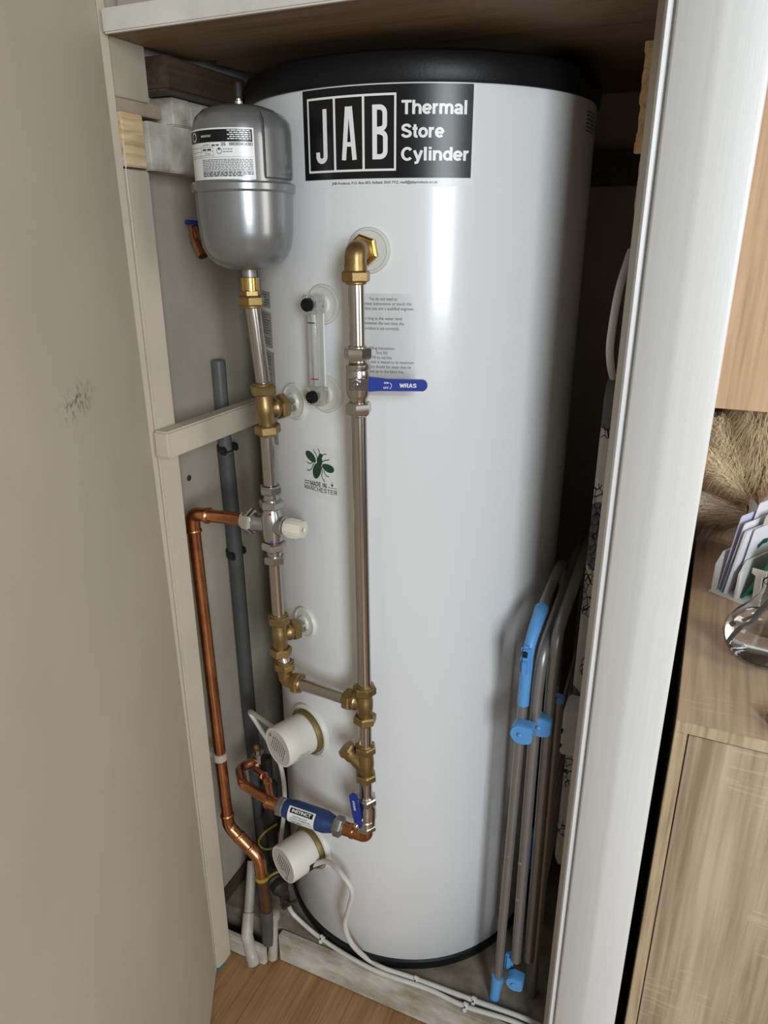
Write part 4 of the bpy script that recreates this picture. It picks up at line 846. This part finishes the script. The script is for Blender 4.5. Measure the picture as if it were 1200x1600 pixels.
# valve with blue handle glimpsed behind the vessel
b0 = at(306, 368, X=-0.318); t = thing('copper_valve_pipe', 'copper pipe and valve with small blue handle behind expansion vessel', 'valve', b0 - V((0, 0, 0.02)))
mb = MB(); mb.tube([at(318, 400, X=-0.300), at(306, 375, X=-0.318), at(302, 352, X=-0.326)], 0.0085, 0.012, 18); mb.lathe(at(307, 375, X=-0.318), at(302, 352, X=-0.326) - at(307, 375, X=-0.318), [(0.010, -0.004), (0.010, 0.010)], 20); mb.build('pipe', 'copper', t)
mb = MB(); e0 = at(291, 347, X=-0.322); e1 = at(312, 349, X=-0.316); mb.tube([e0, e1], 0.0038, seg=12); mb.build('handle', 'blue_lever', t); mb = MB(); mb.lathe(at(302, 350, X=-0.326), (0.3, -0.5, 0.8), [(0.004, -0.004), (0.004, 0.004)], 12); mb.build('handle_nut', 'screw', t)

# ================================================================== GREY PIPES ON THE LEFT WALL
g0 = at(341, 562, X=-0.325); zb = at(358, 700, X=-0.325).z
mb = MB(); mb.lathe(V((g0.x, g0.y, g0.z)), (0, 0, -1), [(0.006, 0.002), (0.0105, 0.0), (0.0125, 0.002), (0.0125, g0.z - zb)], 28); tag(mb.build('conduit', 'grey_pvc'), 'open-topped grey plastic tube on left wall above batten', 'conduit')
mb = MB(); mb.tube([V((g0.x, g0.y, zb - 0.002)), V((g0.x, g0.y + 0.004, 0.9)), V((g0.x, g0.y + 0.008, 0.45)), V((g0.x + 0.012, g0.y + 0.012, 0.012))], 0.0150, 0.1, 24); tag(mb.build('lagged_pipe', 'lagging'), 'dark grey lagged pipe running down left wall behind copper', 'pipe')
for yy, lb in ((698, 'black clip on grey wall pipe just under the batten'), (868, 'black clip on lagged wall pipe behind the mixing valve')):
    p = at(360, yy, X=-0.325); mb = MB(); q = V((g0.x, g0.y + 0.003, p.z))
    mb.lathe(q, (0, 0, 1), [(0.0152, -0.007), (0.0172, -0.007), (0.0172, 0.007), (0.0152, 0.007)], 24, arc=(R_(100), R_(300)), ref=(1, 0, 0))
    for s in (-1, 1): mb.box((q.x - 0.002, q.y + s * 0.0185 - 0.004, p.z - 0.008), (q.x + 0.014, q.y + s * 0.0185 + 0.004, p.z + 0.008), 0.003)
    tag(mb.build('pipe_clip', 'rubber_black'), lb, 'pipe clip', 'black wall pipe clips')

# ================================================================== CABLES, WASTE PIPES, STOPCOCK
c, d, e, side = h2
s0 = side(0.0, 0.030)
pts = [c + d * 0.032 + (s0 - c - d * 0.03) * 0.85, at(512, 1346, Y=-0.300), at(532, 1364, Y=-0.322), at(550, 1392, Y=-0.330), at(545, 1420, Y=-0.330), at(539, 1446, Y=-0.325), at(550, 1475, Y=-0.316), at(574, 1498, Z=0.010), at(600, 1513, Z=0.006), at(647, 1529, Z=0.0048), at(740, 1563, Z=0.0048), at(833, 1597, Z=0.0048), V((0.43, -0.285, 0.0048))]
mb = MB(); mb.tube(smooth(pts), 0.0052, 0, 12); tag(mb.build('heater_cable', 'cable_white'), 'white flex curling from lower heater down to the floor', 'cable', 'white cables')
pts = [at(452, 1418, Z=0.05), at(462, 1432, Z=0.02), at(503, 1467, Z=0.0048), at(560, 1503, Z=0.0046), at(600, 1522, Z=0.0046), at(670, 1546, Z=0.0046), at(726, 1572, Z=0.0046), at(810, 1599, Z=0.0046), V((0.40, -0.297, 0.0046))]
mb = MB(); mb.tube(smooth(pts), 0.0046, 0, 12); tag(mb.build('floor_cable', 'cable_white'), 'white cable clipped along plinth, nearer the room', 'cable', 'white cables')
c, d, e, side = h1
pts = [c + d * 0.055 - e * 0.034 + V((0, 0, .005)), at(392, 1112, Y=-0.235), at(400, 1128, Y=-0.23), at(420, 1160, Y=-0.23), at(438, 1195, Y=-0.23), at(445, 1250, Y=-0.23), at(438, 1320, Y=-0.235), at(436, 1365, Y=-0.24)]
mb = MB(); mb.tube(smooth(pts), 0.0048, 0, 12); tag(mb.build('heater_cable', 'cable_white'), 'white flex looping from upper heater down behind scale inhibitor', 'cable', 'white cables')
for x, y, lb in ((503, 1466, 'cable clip on the floor near cylinder left edge'), (650, 1531, 'cable clip in front of the cylinder on the plinth'), (740, 1563, 'rear one of two cable clips near airer foot'), (727, 1572, 'front one of two cable clips near airer foot')):
    p = at(x, y, Z=0.0048); mb = MB(); mb.lathe(p - V((0.004, -0.0017, 0)), (0.93, -0.36, 0) if x < 600 else (0.99, -0.1, 0), [(0.0045, 0), (0.0062, 0), (0.0062, 0.009), (0.0045, 0.009)], 16)
    mb.box((p.x - 0.003, p.y - 0.011, 0.0), (p.x + 0.005, p.y - 0.005, 0.008), 0.002); mb.lathe(p + V((0.001, -0.0085, 0.0075)), (0, 0, 1), [(0.0018, 0), (0.0018, 0.0015), (0, 0.002)], 8, 1)
    tag(mb.build('cable_clip', ['white_plastic', 'dark_screw']), lb, 'cable clip', 'white cable clips')
e0 = c2b + d3 * 0.050
mb = MB(); mb.lathe(e0, d3, [(0.0146, -0.004), (0.0150, -0.004), (0.0150, 0.004), (0.0146, 0.004)], 20); mb.tube(smooth([e0 + V((0.012, 0, 0.0)), at(430, 1364, Y=-0.315), at(448, 1357, Y=-0.29)]), 0.0024, 0, 10); tag(mb.build('earth_wire', 'earth'), 'yellow and green earth wire from copper bend to lower heater', 'earth wire', 'earth wires')
mb = MB(); mb.tube(smooth([at(432, 1288, Y=-0.22), at(412, 1302, Y=-0.225), at(404, 1316, Y=-0.23), at(412, 1326, Y=-0.23), at(428, 1325, Y=-0.23), at(440, 1320, Y=-0.23)]), 0.0024, 0, 10); tag(mb.build('earth_wire', 'earth'), 'yellow and green earth wire looping in shadow below inhibitor', 'earth wire', 'earth wires')
# upright dark pipe with box valve behind
mb = MB(); v0 = at(425, 1290, Y=-0.19); mb.lathe(V((v0.x, v0.y, 0)), (0, 0, 1), [(0.011, 0.0), (0.011, 0.16), (0.020, 0.165), (0.020, 0.20), (0.014, 0.21), (0.014, 0.25), (0.018, 0.255), (0.018, 0.285), (0.010, 0.30), (0.010, 0.36)], 20); tag(mb.build('riser_fitting', 'grimy'), 'dark upright pipe fitting in shadow behind the scale inhibitor', 'pipe fitting')
# stopcock
k0 = at(443, 1392, Y=-0.285)
t = thing('stopcock', 'grimy dark stopcock with tap handle beside white cable', 'stopcock', V((k0.x, k0.y, 0.0)))
ka = at(425, 1372, Y=-0.27); kb = at(452, 1408, Y=-0.30)
kd = (kb - ka).normalized(); mb = MB(); mb.lathe(ka, kd, [(0.012, -0.03), (0.016, -0.012), (0.018, 0.000), (0.018, 0.012), (0.014, 0.016), (0.0170, 0.020), (0.0170, 0.034), (0.012, 0.040), (0.011, 0.052)], 14); mb.build('body', 'grimy', t)
mb = MB(); mb.tube([ka + kd * -0.018, ka + V((0.006, 0.03, -0.02)), V((ka.x + 0.008, ka.y + 0.035, 0.0))], 0.0095, 0.01, 14); mb.build('inlet', 'grimy', t)
mb = MB(); hc = kb + V((0.010, -0.012, 0.010)); mb.tube([kb + kd * 0.004, hc], 0.0035, seg=10); mb.tube([hc + V((0.014, 0.006, 0.010)), hc, hc + V((-0.014, -0.006, -0.014))], 0.0034, 0.004, 10); mb.tube([hc + V((-.014, -.006, -.014)), hc + V((-.022, -.004, -.010)), hc + V((-.018, 0, .002)), hc], 0.0022, 0.006, 10); mb.build('tap_handle', 'grimy', t)
# white waste pipes at the left foot
wa = [at(394, 1345, Y=-0.235), at(386, 1462, Z=-0.008), at(397, 1506, Z=FZ + 0.012)]
t = thing('waste_pipe', 'white waste pipe with elbow reaching the wood floor at left', 'waste pipe', V((wa[2].x, wa[2].y, FZ)), 'white waste pipes')
mb = MB(); mb.tube([wa[0], wa[1]], 0.0105, seg=20); mb.build('pipe', 'waste_white', t)
mb = MB(); mb.tube([wa[1] + (wa[0] - wa[1]) * 0.30, wa[1], wa[2]], 0.0128, 0.012, 20); wd_ = (wa[2] - wa[1]).normalized(); mb.lathe(wa[2] - wd_ * 0.024, wd_, [(0.0128, 0), (0.0132, 0.001), (0.0132, 0.022), (0.012, 0.024)], 20); mb.build('elbow', 'waste_white', t)
wb = [at(425, 1415, Z=0.055), at(432, 1492, Z=FZ + 0.02)]
wb = [V((-0.1935, -0.299, 0.050)), V((-0.193, -0.3155, FZ + 0.012))]
t = thing('waste_pipe', 'second white pipe beside plinth end, right of the elbowed one', 'waste pipe', V((wb[1].x, wb[1].y, FZ)), 'white waste pipes')
mb = MB(); mb.tube(wb, 0.0100, seg=20); mb.build('pipe', 'waste_white', t); mb = MB(); mb.lathe(wb[0], (0, 0, 1), [(0.0102, -0.012), (0.0128, -0.010), (0.0128, 0.004), (0.010, 0.006)], 20); mb.build('socket', 'waste_white', t)

# ================================================================== CLOTHES AIRER
AR = thing('clothes_airer', 'folded grey tube clothes airer with blue plastic joints right of cylinder', 'clothes airer', (0.305, -0.22, 0.0))
TRD = 0.0082
def frame_leg(name, pts, r=TRD, fil=0.07):
    mb = MB(); mb.tube(pts, r, fil, 16, steps=10); return mb.build(name, 'airer_steel', AR)
f0 = at(778, 1528, Y=-0.250); f1_ = at(817, 1098, Y=-0.250); f2_ = at(832, 985, Y=-0.250); f3_ = V((f2_.x + 0.004, -0.02, f2_.z + 0.045))
frame_leg('leg_frame', [f0, f1_, at(826, 1010, Y=-0.250), V((f2_.x, -0.20, f2_.z + 0.004)), f3_, V((f2_.x + .004, 0.10, 0.04))])
a0_ = at(806, 1500, Y=-0.238); a1_ = at(840, 1080, Y=-0.238); zt2 = a1_.z + 0.075
frame_leg('wing_frame', [a0_, a1_, V((a1_.x + 0.003, -0.238, zt2)), V((a1_.x + 0.004, 0.02, zt2 + 0.06)), V((a1_.x + 0.002, 0.16, zt2 + 0.07)), V((a1_.x, 0.18, 0.12))], 0.0095)
b0_ = at(826, 1500, Y=-0.225); b1_ = at(862, 1060, Y=-0.225); zt3 = b1_.z + 0.085
frame_leg('wing_frame', [b0_, b1_, V((b1_.x + 0.002, -0.225, zt3)), V((b1_.x + 0.003, 0.02, zt3 + 0.05)), V((b1_.x + 0.002, 0.16, zt3 + 0.06)), V((b1_.x, 0.18, 0.12))], 0.0090)
g0_ = at(812, 1566, Z=0.0) ; g1_ = at(873, 1092, Y=-0.215)
frame_leg('leg_frame', [V((g1_.x + 0.006, -0.215, 0.0)), g1_])
frame_leg('leg_frame', [V((b0_.x + 0.004, -0.205, 0.0)), V((b0_.x + 0.002, -0.205, 0.45)), V((b1_.x, -0.19, 0.70))], 0.0080)
for i in range(9):
    z_ = 0.18 + i * 0.055; mb = MB(); mb.tube([V((0.338, -0.10 - 0.004 * i, z_)), V((0.336, 0.15, z_ + 0.10))], 0.0025, seg=8); mb.build('drying_rail', 'airer_steel', AR)
# plastic
mb = MB(); mb.tube([f1_ - V((0, 0, .002)), at(826, 1010, Y=-0.250), V((f2_.x, -0.20, f2_.z + 0.004)), V((f2_.x, -0.185, f2_.z + 0.007))], lambda t_: 0.0098 + 0.0016 * t_ - 0.0010 * math.sin(min(1, t_ / 0.55) * math.pi), 0.07, 18, steps=10); hg = mb.build('hand_grip', 'airer_blue', AR); hg['label'] = 'sky blue grip sleeve'
mb = MB(); hp = at(821, 1032, Y=-0.265); mb.box((hp.x - 0.0075, -0.270, hp.z - 0.026), (hp.x + 0.0075, -0.258, hp.z + 0.026), 0.004); mb.box((hp.x - 0.004, -0.274, hp.z - 0.022), (hp.x + 0.004, -0.262, hp.z + 0.002), 0.0015); mb.build('catch', 'airer_blue', hg)
mb = MB(); mb.box((hp.x - 0.0035, -0.2725, hp.z + 0.008), (hp.x + 0.0035, -0.268, hp.z + 0.019), 0.001); mb.build('catch_slot', 'rubber_black', hg)
def joint(x, y, Yp, r, name='hinge_joint', tail=0.02):
    c_ = at(x, y, Y=Yp); mb = MB()
    out_ = arc2(0, 0, r, 100, 285, 22) + arc2(r * 0.55, -r * 0.45, r * 0.42, -75, 0, 6) + [(r * 0.97, r * 0.72)] + arc2(r * 0.80, r * 0.74, r * 0.17, 0, 90, 4)
    mb.prism([(a_ * 0.94, b_ * 0.94) for a_, b_ in out_], c_ + V((0, -0.0115, 0)), (1, 0, 0), (0, 0, 1), 0.0025); mb.prism(out_, c_ + V((0, 0.006, 0)), (1, 0, 0), (0, 0, 1), 0.0176)
    j = mb.build(name, 'airer_blue', AR)
    mb = MB(); mb.lathe(c_ + V((-r * 0.1, -0.0145, 0)), (0, -1, 0), [(0.004, 0), (0.004, 0.002), (0.002, 0.0035), (0, 0.0035)], 16); mb.build('rivet', 'airer_blue', j); return j
joint(817, 1141, -0.262, 0.0185); joint(846, 1130, -0.232, 0.0185); joint(806, 1529, -0.248, 0.0165)
mb = MB(); zf = f0.z; mb.lathe(f0 + V((0, 0, 0.006)), V((f0.x - 0.004, f0.y, 0)) - f0, [(0.0115, 0), (0.012, 0.004), (0.0095, f0.z - 0.010), (0.0105, f0.z - 0.002), (0.010, f0.z + 0.0055)], 20); ft = mb.build('foot_cap', 'airer_blue', AR)
c_ = at(796, 1500, Y=-0.232); mb = MB(); mb.box((c_.x - 0.008, -0.238, c_.z - 0.028), (c_.x + 0.008, -0.222, c_.z + 0.016), 0.004); mb.build('foot_bracket', 'airer_blue', AR)
mb = MB(); mb.lathe(g1_ - V((0, 0, .004)), (0, 0, 1), [(0.0098, 0), (0.0100, 0.004), (0.0075, 0.010), (0, 0.0125)], 18); mb.build('end_cap', 'airer_blue', AR)
mb = MB(); c_ = at(828, 1300, Y=-0.205); u_ = V((0.2, 0, 1)).normalized()
mb.tube([at(816, 1388, Y=-0.205), at(824, 1350, Y=-0.205), at(826, 1325, Y=-0.205), at(829, 1300, Y=-0.205), at(824, 1272, Y=-0.205)], lambda t_: 0.005 + 0.0075 * math.sin(math.pi * min(1, t_ * 1.1)), 0.02, 14, steps=6); mb.build('latch_hook', 'airer_blue', AR)
for x, y, Yp in ((793, 1340, -0.259), (812, 1350, -0.247), (808, 1407, -0.247), (836, 1362, -0.234)):
    c_ = at(x, y, Y=Yp); mb = MB(); mb.lathe(c_ + V((0, 0.002, 0)), (0, -1, 0), [(0.0038, 0), (0.0038, 0.002), (0.002, 0.003), (0, 0.003)], 14); mb.build('tube_rivet', 'airer_steel', AR)

# ================================================================== IRONING BOARD
IB = thing('ironing_board', 'ironing board with black sketch print cover standing behind right door frame', 'ironing board', (0.37, 0.05, 0.0))
def board(name, yfront, ztop, zbot, x0, x1, m, nose=0.10):
    pl_ = [(0.28, zbot), (0.28, ztop - 0.02), (0.20, ztop)]
    pl_ += [(yfront + nose * (1 - math.cos(a_)) * 1.0 if False else yfront + nose - nose * math.cos(a_), ztop - nose * 0.9 + nose * 0.9 * math.sin(a_)) for a_ in [R_(90 - 9 * i) for i in range(11)]] + [(yfront, zbot + 0.03), (yfront + 0.02, zbot)]
    mb = MB(); n_ = len(pl_); ins = 0.006
    cxm = sum(p[0] for p in pl_) / n_; czm = sum(p[1] for p in pl_) / n_
    sh = [(p[0] + (ins if p[0] < cxm else -ins), p[1] + (ins if p[1] < czm else -ins)) for p in pl_]
    ring = [(x0, sh), (x0 + 0.006, pl_), (x1 - 0.006, pl_), (x1, sh)]
    vs = []; fs = []
    for xx, pp in ring: vs += [V((xx, y_, z_)) for y_, z_ in pp]
    for k_ in range(3):
        for i in range(n_): fs.append((k_ * n_ + i, k_ * n_ + (i + 1) % n_, (k_ + 1) * n_ + (i + 1) % n_, (k_ + 1) * n_ + i))
    fs += [tuple(range(n_))[::-1], tuple(range(3 * n_, 4 * n_))]
    mb.add(vs, fs); return mb.build(name, m, IB)
board('cover', -0.085, 1.205, 0.20, 0.348, 0.376, 'cover', 0.035)
mb = MB(); pts = [at(986, 392, X=0.362), at(968, 450, X=0.358), at(957, 510, X=0.356), at(953, 552, X=0.356), at(958, 590, X=0.357), at(972, 612, X=0.36)]
mb.tube(smooth(pts), 0.0048, 0, 14, flat=1.2); mb.build('iron_rest', 'white_plastic', IB)
mb = MB(); q = at(880, 1140, X=0.347); mb.box((0.345, q.y - 0.006, q.z - 0.05), (0.379, q.y + 0.05, q.z + 0.045), 0.003); br_ = mb.build('end_bracket', 'white_plastic', IB)
mb = MB(); mb.box((0.3445, q.y - 0.008, q.z - 0.004), (0.347, q.y + 0.0, q.z + 0.004), 0.0005); mb.box((0.3445, q.y - 0.008, q.z - 0.034), (0.347, q.y + 0.0, q.z - 0.028), 0.0005); mb.build('bracket_slot', 'rubber_black', br_)
for yy in (0.0, 0.22):
    mb = MB(); mb.tube([V((0.388, yy, 0.0)), V((0.388, yy + 0.02, 1.1))], 0.009, seg=14); mb.build('leg', 'airer_steel', IB)

# ================================================================== SIDEBOARD ALCOVE ON THE RIGHT
SB = thing('sideboard', 'sawn oak sideboard in the alcove right of the white door frame', 'sideboard', (0.9, 0.03, FZ))
TZ = 0.80; XF = 0.521; YF = -0.348
mb = MB(); mb.box((XF, YF, TZ - 0.0005), (1.35, 0.41, TZ), 0.0002); mb.build('top', 'oak_top', SB)
mb = MB(); mb.box((XF, YF - 0.001, TZ - 0.018), (1.35, YF + 0.02, TZ - 0.0006), 0.0006); mb.build('top_edge', 'oak_edge', SB)
mb = MB(); mb.box((XF, YF + 0.02, TZ - 0.018), (1.35, 0.41, TZ - 0.0006), 0); mb.box((XF, YF, FZ), (XF + 0.016, 0.41, TZ - 0.0185), 0.0006); mb.box((1.334, YF, FZ), (1.35, 0.41, TZ - 0.0185), 0.0006); mb.box((XF + 0.016, YF + 0.03, FZ + 0.05), (1.334, 0.41, FZ + 0.07), 0); mb.build('carcass', 'oak_edge', SB)
mb = MB(); mb.box((XF + 0.0175, YF - 0.001, FZ + 0.05), (0.93, YF + 0.017, TZ - 0.0195), 0.0007); mb.build('door', 'oak_front', SB)
mb = MB(); mb.box((0.9325, YF - 0.001, FZ + 0.05), (1.333, YF + 0.017, TZ - 0.0195), 0.0007); mb.build('door', 'oak_front', SB)
UC = thing('wall_cupboard', 'light oak wall cupboard above the sideboard at far right', 'wall cupboard', (0.9, 0.25, 1.14))
yb_ = 0.24; zb_ = at(1120, 637, Y=yb_).z
mb = MB(); mb.box((0.508, yb_ + 0.018, zb_), (1.30, 0.415, 1.95), 0.001); mb.build('carcass', 'oak_light', UC)
mb = MB(); mb.box((0.508, yb_, zb_ - 0.001), (0.88, yb_ + 0.0175, 1.95), 0.001); mb.build('door', 'oak_light', UC)
mb = MB(); mb.box((0.8825, yb_, zb_ - 0.001), (1.30, yb_ + 0.0175, 1.95), 0.001); mb.build('door', 'oak_light', UC)

# pampas plumes leaning in the alcove
def plume(label, base, tip, length, nst, m, seed, spread=0.055, curl=V((0, 0, 0))):
    r = random.Random(seed); base = V(base); tip = V(tip)
    t = thing('pampas_plume', label, 'pampas grass', V((base.x, base.y, TZ)), 'pampas plumes')
    ax = (tip - base); L0 = ax.length; ax.normalize()
    mb = MB(); mb.tube([V((base.x, base.y, TZ)) if base.z > TZ + 0.02 else base, base, base + (tip - base) * 0.8], 0.0016, 0.02, 6); mb.build('stalk', 'stem', t)
    e1 = ax.cross(V((0, 1, 0.2))).normalized(); e2 = ax.cross(e1)
    mb = MB()
    for i in range(nst):
        s = r.random() ** 0.85; p = base + ax * L0 * s
        th = r.uniform(0, 2 * math.pi); w_ = spread * (0.35 + 0.65 * math.sin(math.pi * min(1, s * 0.85 + 0.12))) * r.uniform(0.5, 1.1)
        side_ = e1 * math.cos(th) + e2 * math.sin(th)
        l_ = r.uniform(0.6, 1.2) * w_ * 1.3
        q1_ = p + ax * l_ * 0.55 + side_ * w_ * 0.42; q2_ = q1_ + ax * l_ * 0.42 + side_ * w_ * 0.42 + curl * w_; q3_ = q2_ + side_ * w_ * 0.32 - V((0, 0, w_ * 0.30)) + V((r.uniform(-1, 1), r.uniform(-1, 1), r.uniform(-1, 1))) * w_ * 0.12 + curl * w_
        P = [p, q1_, q2_, q3_]; b_ = side_.cross(ax).normalized(); wds = [0.0004, 0.0006, 0.0005, 0.0001]
        vs = []
        for k_ in range(4): vs += [P[k_] + b_ * wds[k_], P[k_] - b_ * wds[k_]]
        mb.add(vs, [(0, 1, 3, 2), (2, 3, 5, 4), (4, 5, 7, 6)])
    o = mb.build('fluff', m, t, recalc=False); o['kind'] = 'stuff'
YP = 0.36
plume('tallest beige pampas plume at right below the oak cupboard', at(1185, 790, Y=YP), at(1190, 640, Y=YP - 0.02), 0, 7000, 'pampas', 1, 0.075)
plume('beige pampas plume in the middle, tip leaning left of the tallest', at(1165, 810, Y=YP - 0.03), at(1125, 668, Y=YP - 0.03), 0, 6000, 'pampas', 2, 0.050, V((-.2, 0, 0)))
plume('drooping brown pampas plume close to the white door frame', at(1170, 790, Y=YP - 0.05), at(1112, 715, Y=YP - 0.06), 0, 5000, 'pampas', 3, 0.044, V((-.3, 0, -.1)))
plume('lowest pale pampas plume just above the sideboard top', at(1180, 815, Y=YP - 0.06), at(1103, 790, Y=YP - 0.07), 0, 5500, 'pampas_pale', 4, 0.055, V((-.3, 0, -.25)))

# letter rack with post
O = at(1110, 925, Z=TZ); O.z = TZ
e1 = (at(1172, 950, Z=TZ) - O); e1.z = 0; e1.normalize(); e2 = V((-e1.y, e1.x, 0)); e3 = V((0, 0, 1))
LR = thing('letter_rack', 'white letter rack full of envelopes on the sideboard', 'letter rack', O)
def rk(u, v, z): return O + e1 * u + e2 * v + e3 * z
def rbox(mb, u0, u1, v0, v1, z0, z1, bev=0.001, m=0):
    X = Matrix.Translation(O) @ Matrix((e1, e2, e3)).transposed().to_4x4(); mb.box((u0, v0, z0), (u1, v1, z1), bev, m, X)
mb = MB(); rbox(mb, -0.003, 0.185, -0.002, 0.20, 0.0, 0.005); mb.build('base', 'white_plastic', LR)
for u, h in ((0.0, 0.078), (0.044, 0.075), (0.100, 0.06)):
    mb = MB(); mb.prism([(0.0, 0.005), (0.19, 0.005), (0.19, h), (0.020, h), (0.0, h - 0.022)], rk(u + 0.004, 0, 0), e2, e3, -0.004); mb.build('divider', 'white_plastic', LR)
def sheet(name, label, u, v0, wd_, h, lean, m, cat='envelope', grp='envelopes in the rack', th=0.0012, extra=None):
    t_ = V((0, 0, 1)) * math.cos(lean) + e1 * math.sin(lean)
    o_ = rk(u, v0, 0.0055); mb = MB(); n_ = e2.cross(t_)
    mb.prism([(0, 0.0), (wd_, 0.0), (wd_, h - 0.004), (wd_ - 0.003, h), (0.003, h), (0, h - 0.004)], o_, e2, t_, th)
    if extra: extra(mb, lambda a_, b_: o_ + e2 * a_ + t_ * b_ - n_ * 0.0004 if False else o_ + e2 * a_ + t_ * b_ + n_ * (th + 0.0004))
    return tag(mb.build(name, m), label, cat, grp)
sheet('envelope', 'tall lilac envelope leaning on the leftmost divider', 0.0065, 0.012, 0.20, 0.150, 0.12, 'paper_lilac')
sheet('envelope', 'white envelope standing tallest at the back of rack', 0.0105, 0.05, 0.18, 0.168, 0.13, 'paper_white')
sheet('envelope', 'white envelope just right of the tallest one in the rack', 0.0145, 0.008, 0.20, 0.140, 0.14, 'paper_white')
sheet('card', 'dark teal card between white envelopes in the rack', 0.0185, 0.004, 0.16, 0.062, 0.14, 'paper_teal', 'card', None)
sheet('envelope', 'white envelope with curled front edge before the second divider', 0.0215, 0.004, 0.19, 0.128, 0.14, 'paper_white', th=0.004)
sheet('envelope', 'buff envelope sticking out behind the white envelopes', 0.0285, 0.05, 0.17, 0.150, 0.13, 'paper_buff')
sheet('envelope', 'white letter with green printed mark behind the green leaflet', 0.0320, 0.02, 0.20, 0.130, 0.12, ['paper_white', 'leaflet_green'], extra=lambda mb, fn: ribbon(mb, [(0.03, 0.088), (0.045, 0.096), (0.062, 0.094)], 0.010, fn, 1))
sheet('leaflet', 'dark green leaflet with yellow print at front of rack', 0.051, 0.010, 0.13, 0.115, 0.40, ['leaflet_green', 'ink_yellow', 'ink_white'], 'leaflet', None,
      extra=lambda mb, fn: (ribbon(mb, [(0.012, 0.058), (0.022, 0.063), (0.030, 0.068)], 0.006, fn, 1), quad(mb, fn, 0.014, 0.034, 0.030, 0.046, 2)))
# glass vase
vcn = at(1197, 1035, Z=TZ); VB = V((0.634, -0.128, TZ))
VS = thing('glass_vase', 'round clear glass vase of water on the sideboard', 'vase', VB)
VR = 0.064
outer = [(0.0, 0.0), (0.030, 0.0), (0.046, 0.005), (0.058, 0.018), (VR, 0.036), (0.0615, 0.052), (0.050, 0.070), (0.034, 0.088), (0.0235, 0.106), (0.0205, 0.120), (0.0215, 0.127)]
inner = [(0.0200, 0.127), (0.0190, 0.120), (0.0220, 0.106), (0.0325, 0.088), (0.0485, 0.069), (0.0598, 0.051), (0.0622, 0.036), (0.0562, 0.019), (0.0445, 0.0075), (0.029, 0.004), (0.0, 0.004)]
mb = MB(); mb.lathe(VB, (0, 0, 1), outer + inner, 56, cap=(False, False)); mb.build('body', 'glass', VS)
mb = MB(); mb.lathe(VB, (0, 0, 1), [(0.0, 0.0036), (0.0293, 0.0036), (0.0449, 0.0072), (0.0566, 0.0188), (0.0626, 0.036), (0.0602, 0.051), (0.0537, 0.0608), (0.0, 0.0608)], 56); mb.build('water', 'water', VS)
for i, (a_, b_, lb) in enumerate(((V((-0.048, -0.012, 0.022)), V((0.045, -0.012, 0.18)), 'dark flower stem slanting through the vase, lower one'), (V((-0.036, 0.020, 0.030)), V((0.055, 0.045, 0.19)), 'dark flower stem slanting through the vase, upper one'))):
    mb = MB(); m_ = VB + V((0.004, 0.0, 0.117)) + V((0, 0.006 * (i * 2 - 1), 0)); mb.tube([VB + a_, m_, VB + b_], 0.0032, 0.02, 10); tag(mb.build('flower_stem', 'stem'), lb, 'flower stem', 'stems in the vase')
mb = MB(); wt = at(1188, 893, Y=-0.06); wb2 = at(1183, 925, Y=-0.06); ud = (wt - wb2).normalized(); sdv = V((0.9, -0.35, 0)).normalized()
mb.prism([(-0.005, -0.035), (0.005, -0.035), (0.005, 0.028), (0.011, 0.031), (0.011, 0.039), (-0.011, 0.039), (-0.011, 0.031), (-0.005, 0.028)], wb2, sdv, ud, 0.004); tag(mb.build('plant_label', 'white_plastic'), 'white T-shaped plastic stick rising behind the vase neck', 'plant label')
gb = at(1200, 1133, Z=TZ); mb = MB(); X = Matrix.Translation(V((gb.x + 0.030, gb.y + 0.012, TZ))) @ Matrix.Rotation(R_(35), 4, 'Z'); mb.box((-0.03, -0.02, 0), (0.03, 0.02, 0.014), 0.004, 0, X); mb.box((-0.0305, -0.0205, 0.012), (0.0305, 0.0205, 0.0150), 0.0015, 1, X)
tag(mb.build('small_box', ['grey_box', 'screw']), 'corner of a small grey box at sideboard front edge', 'box')
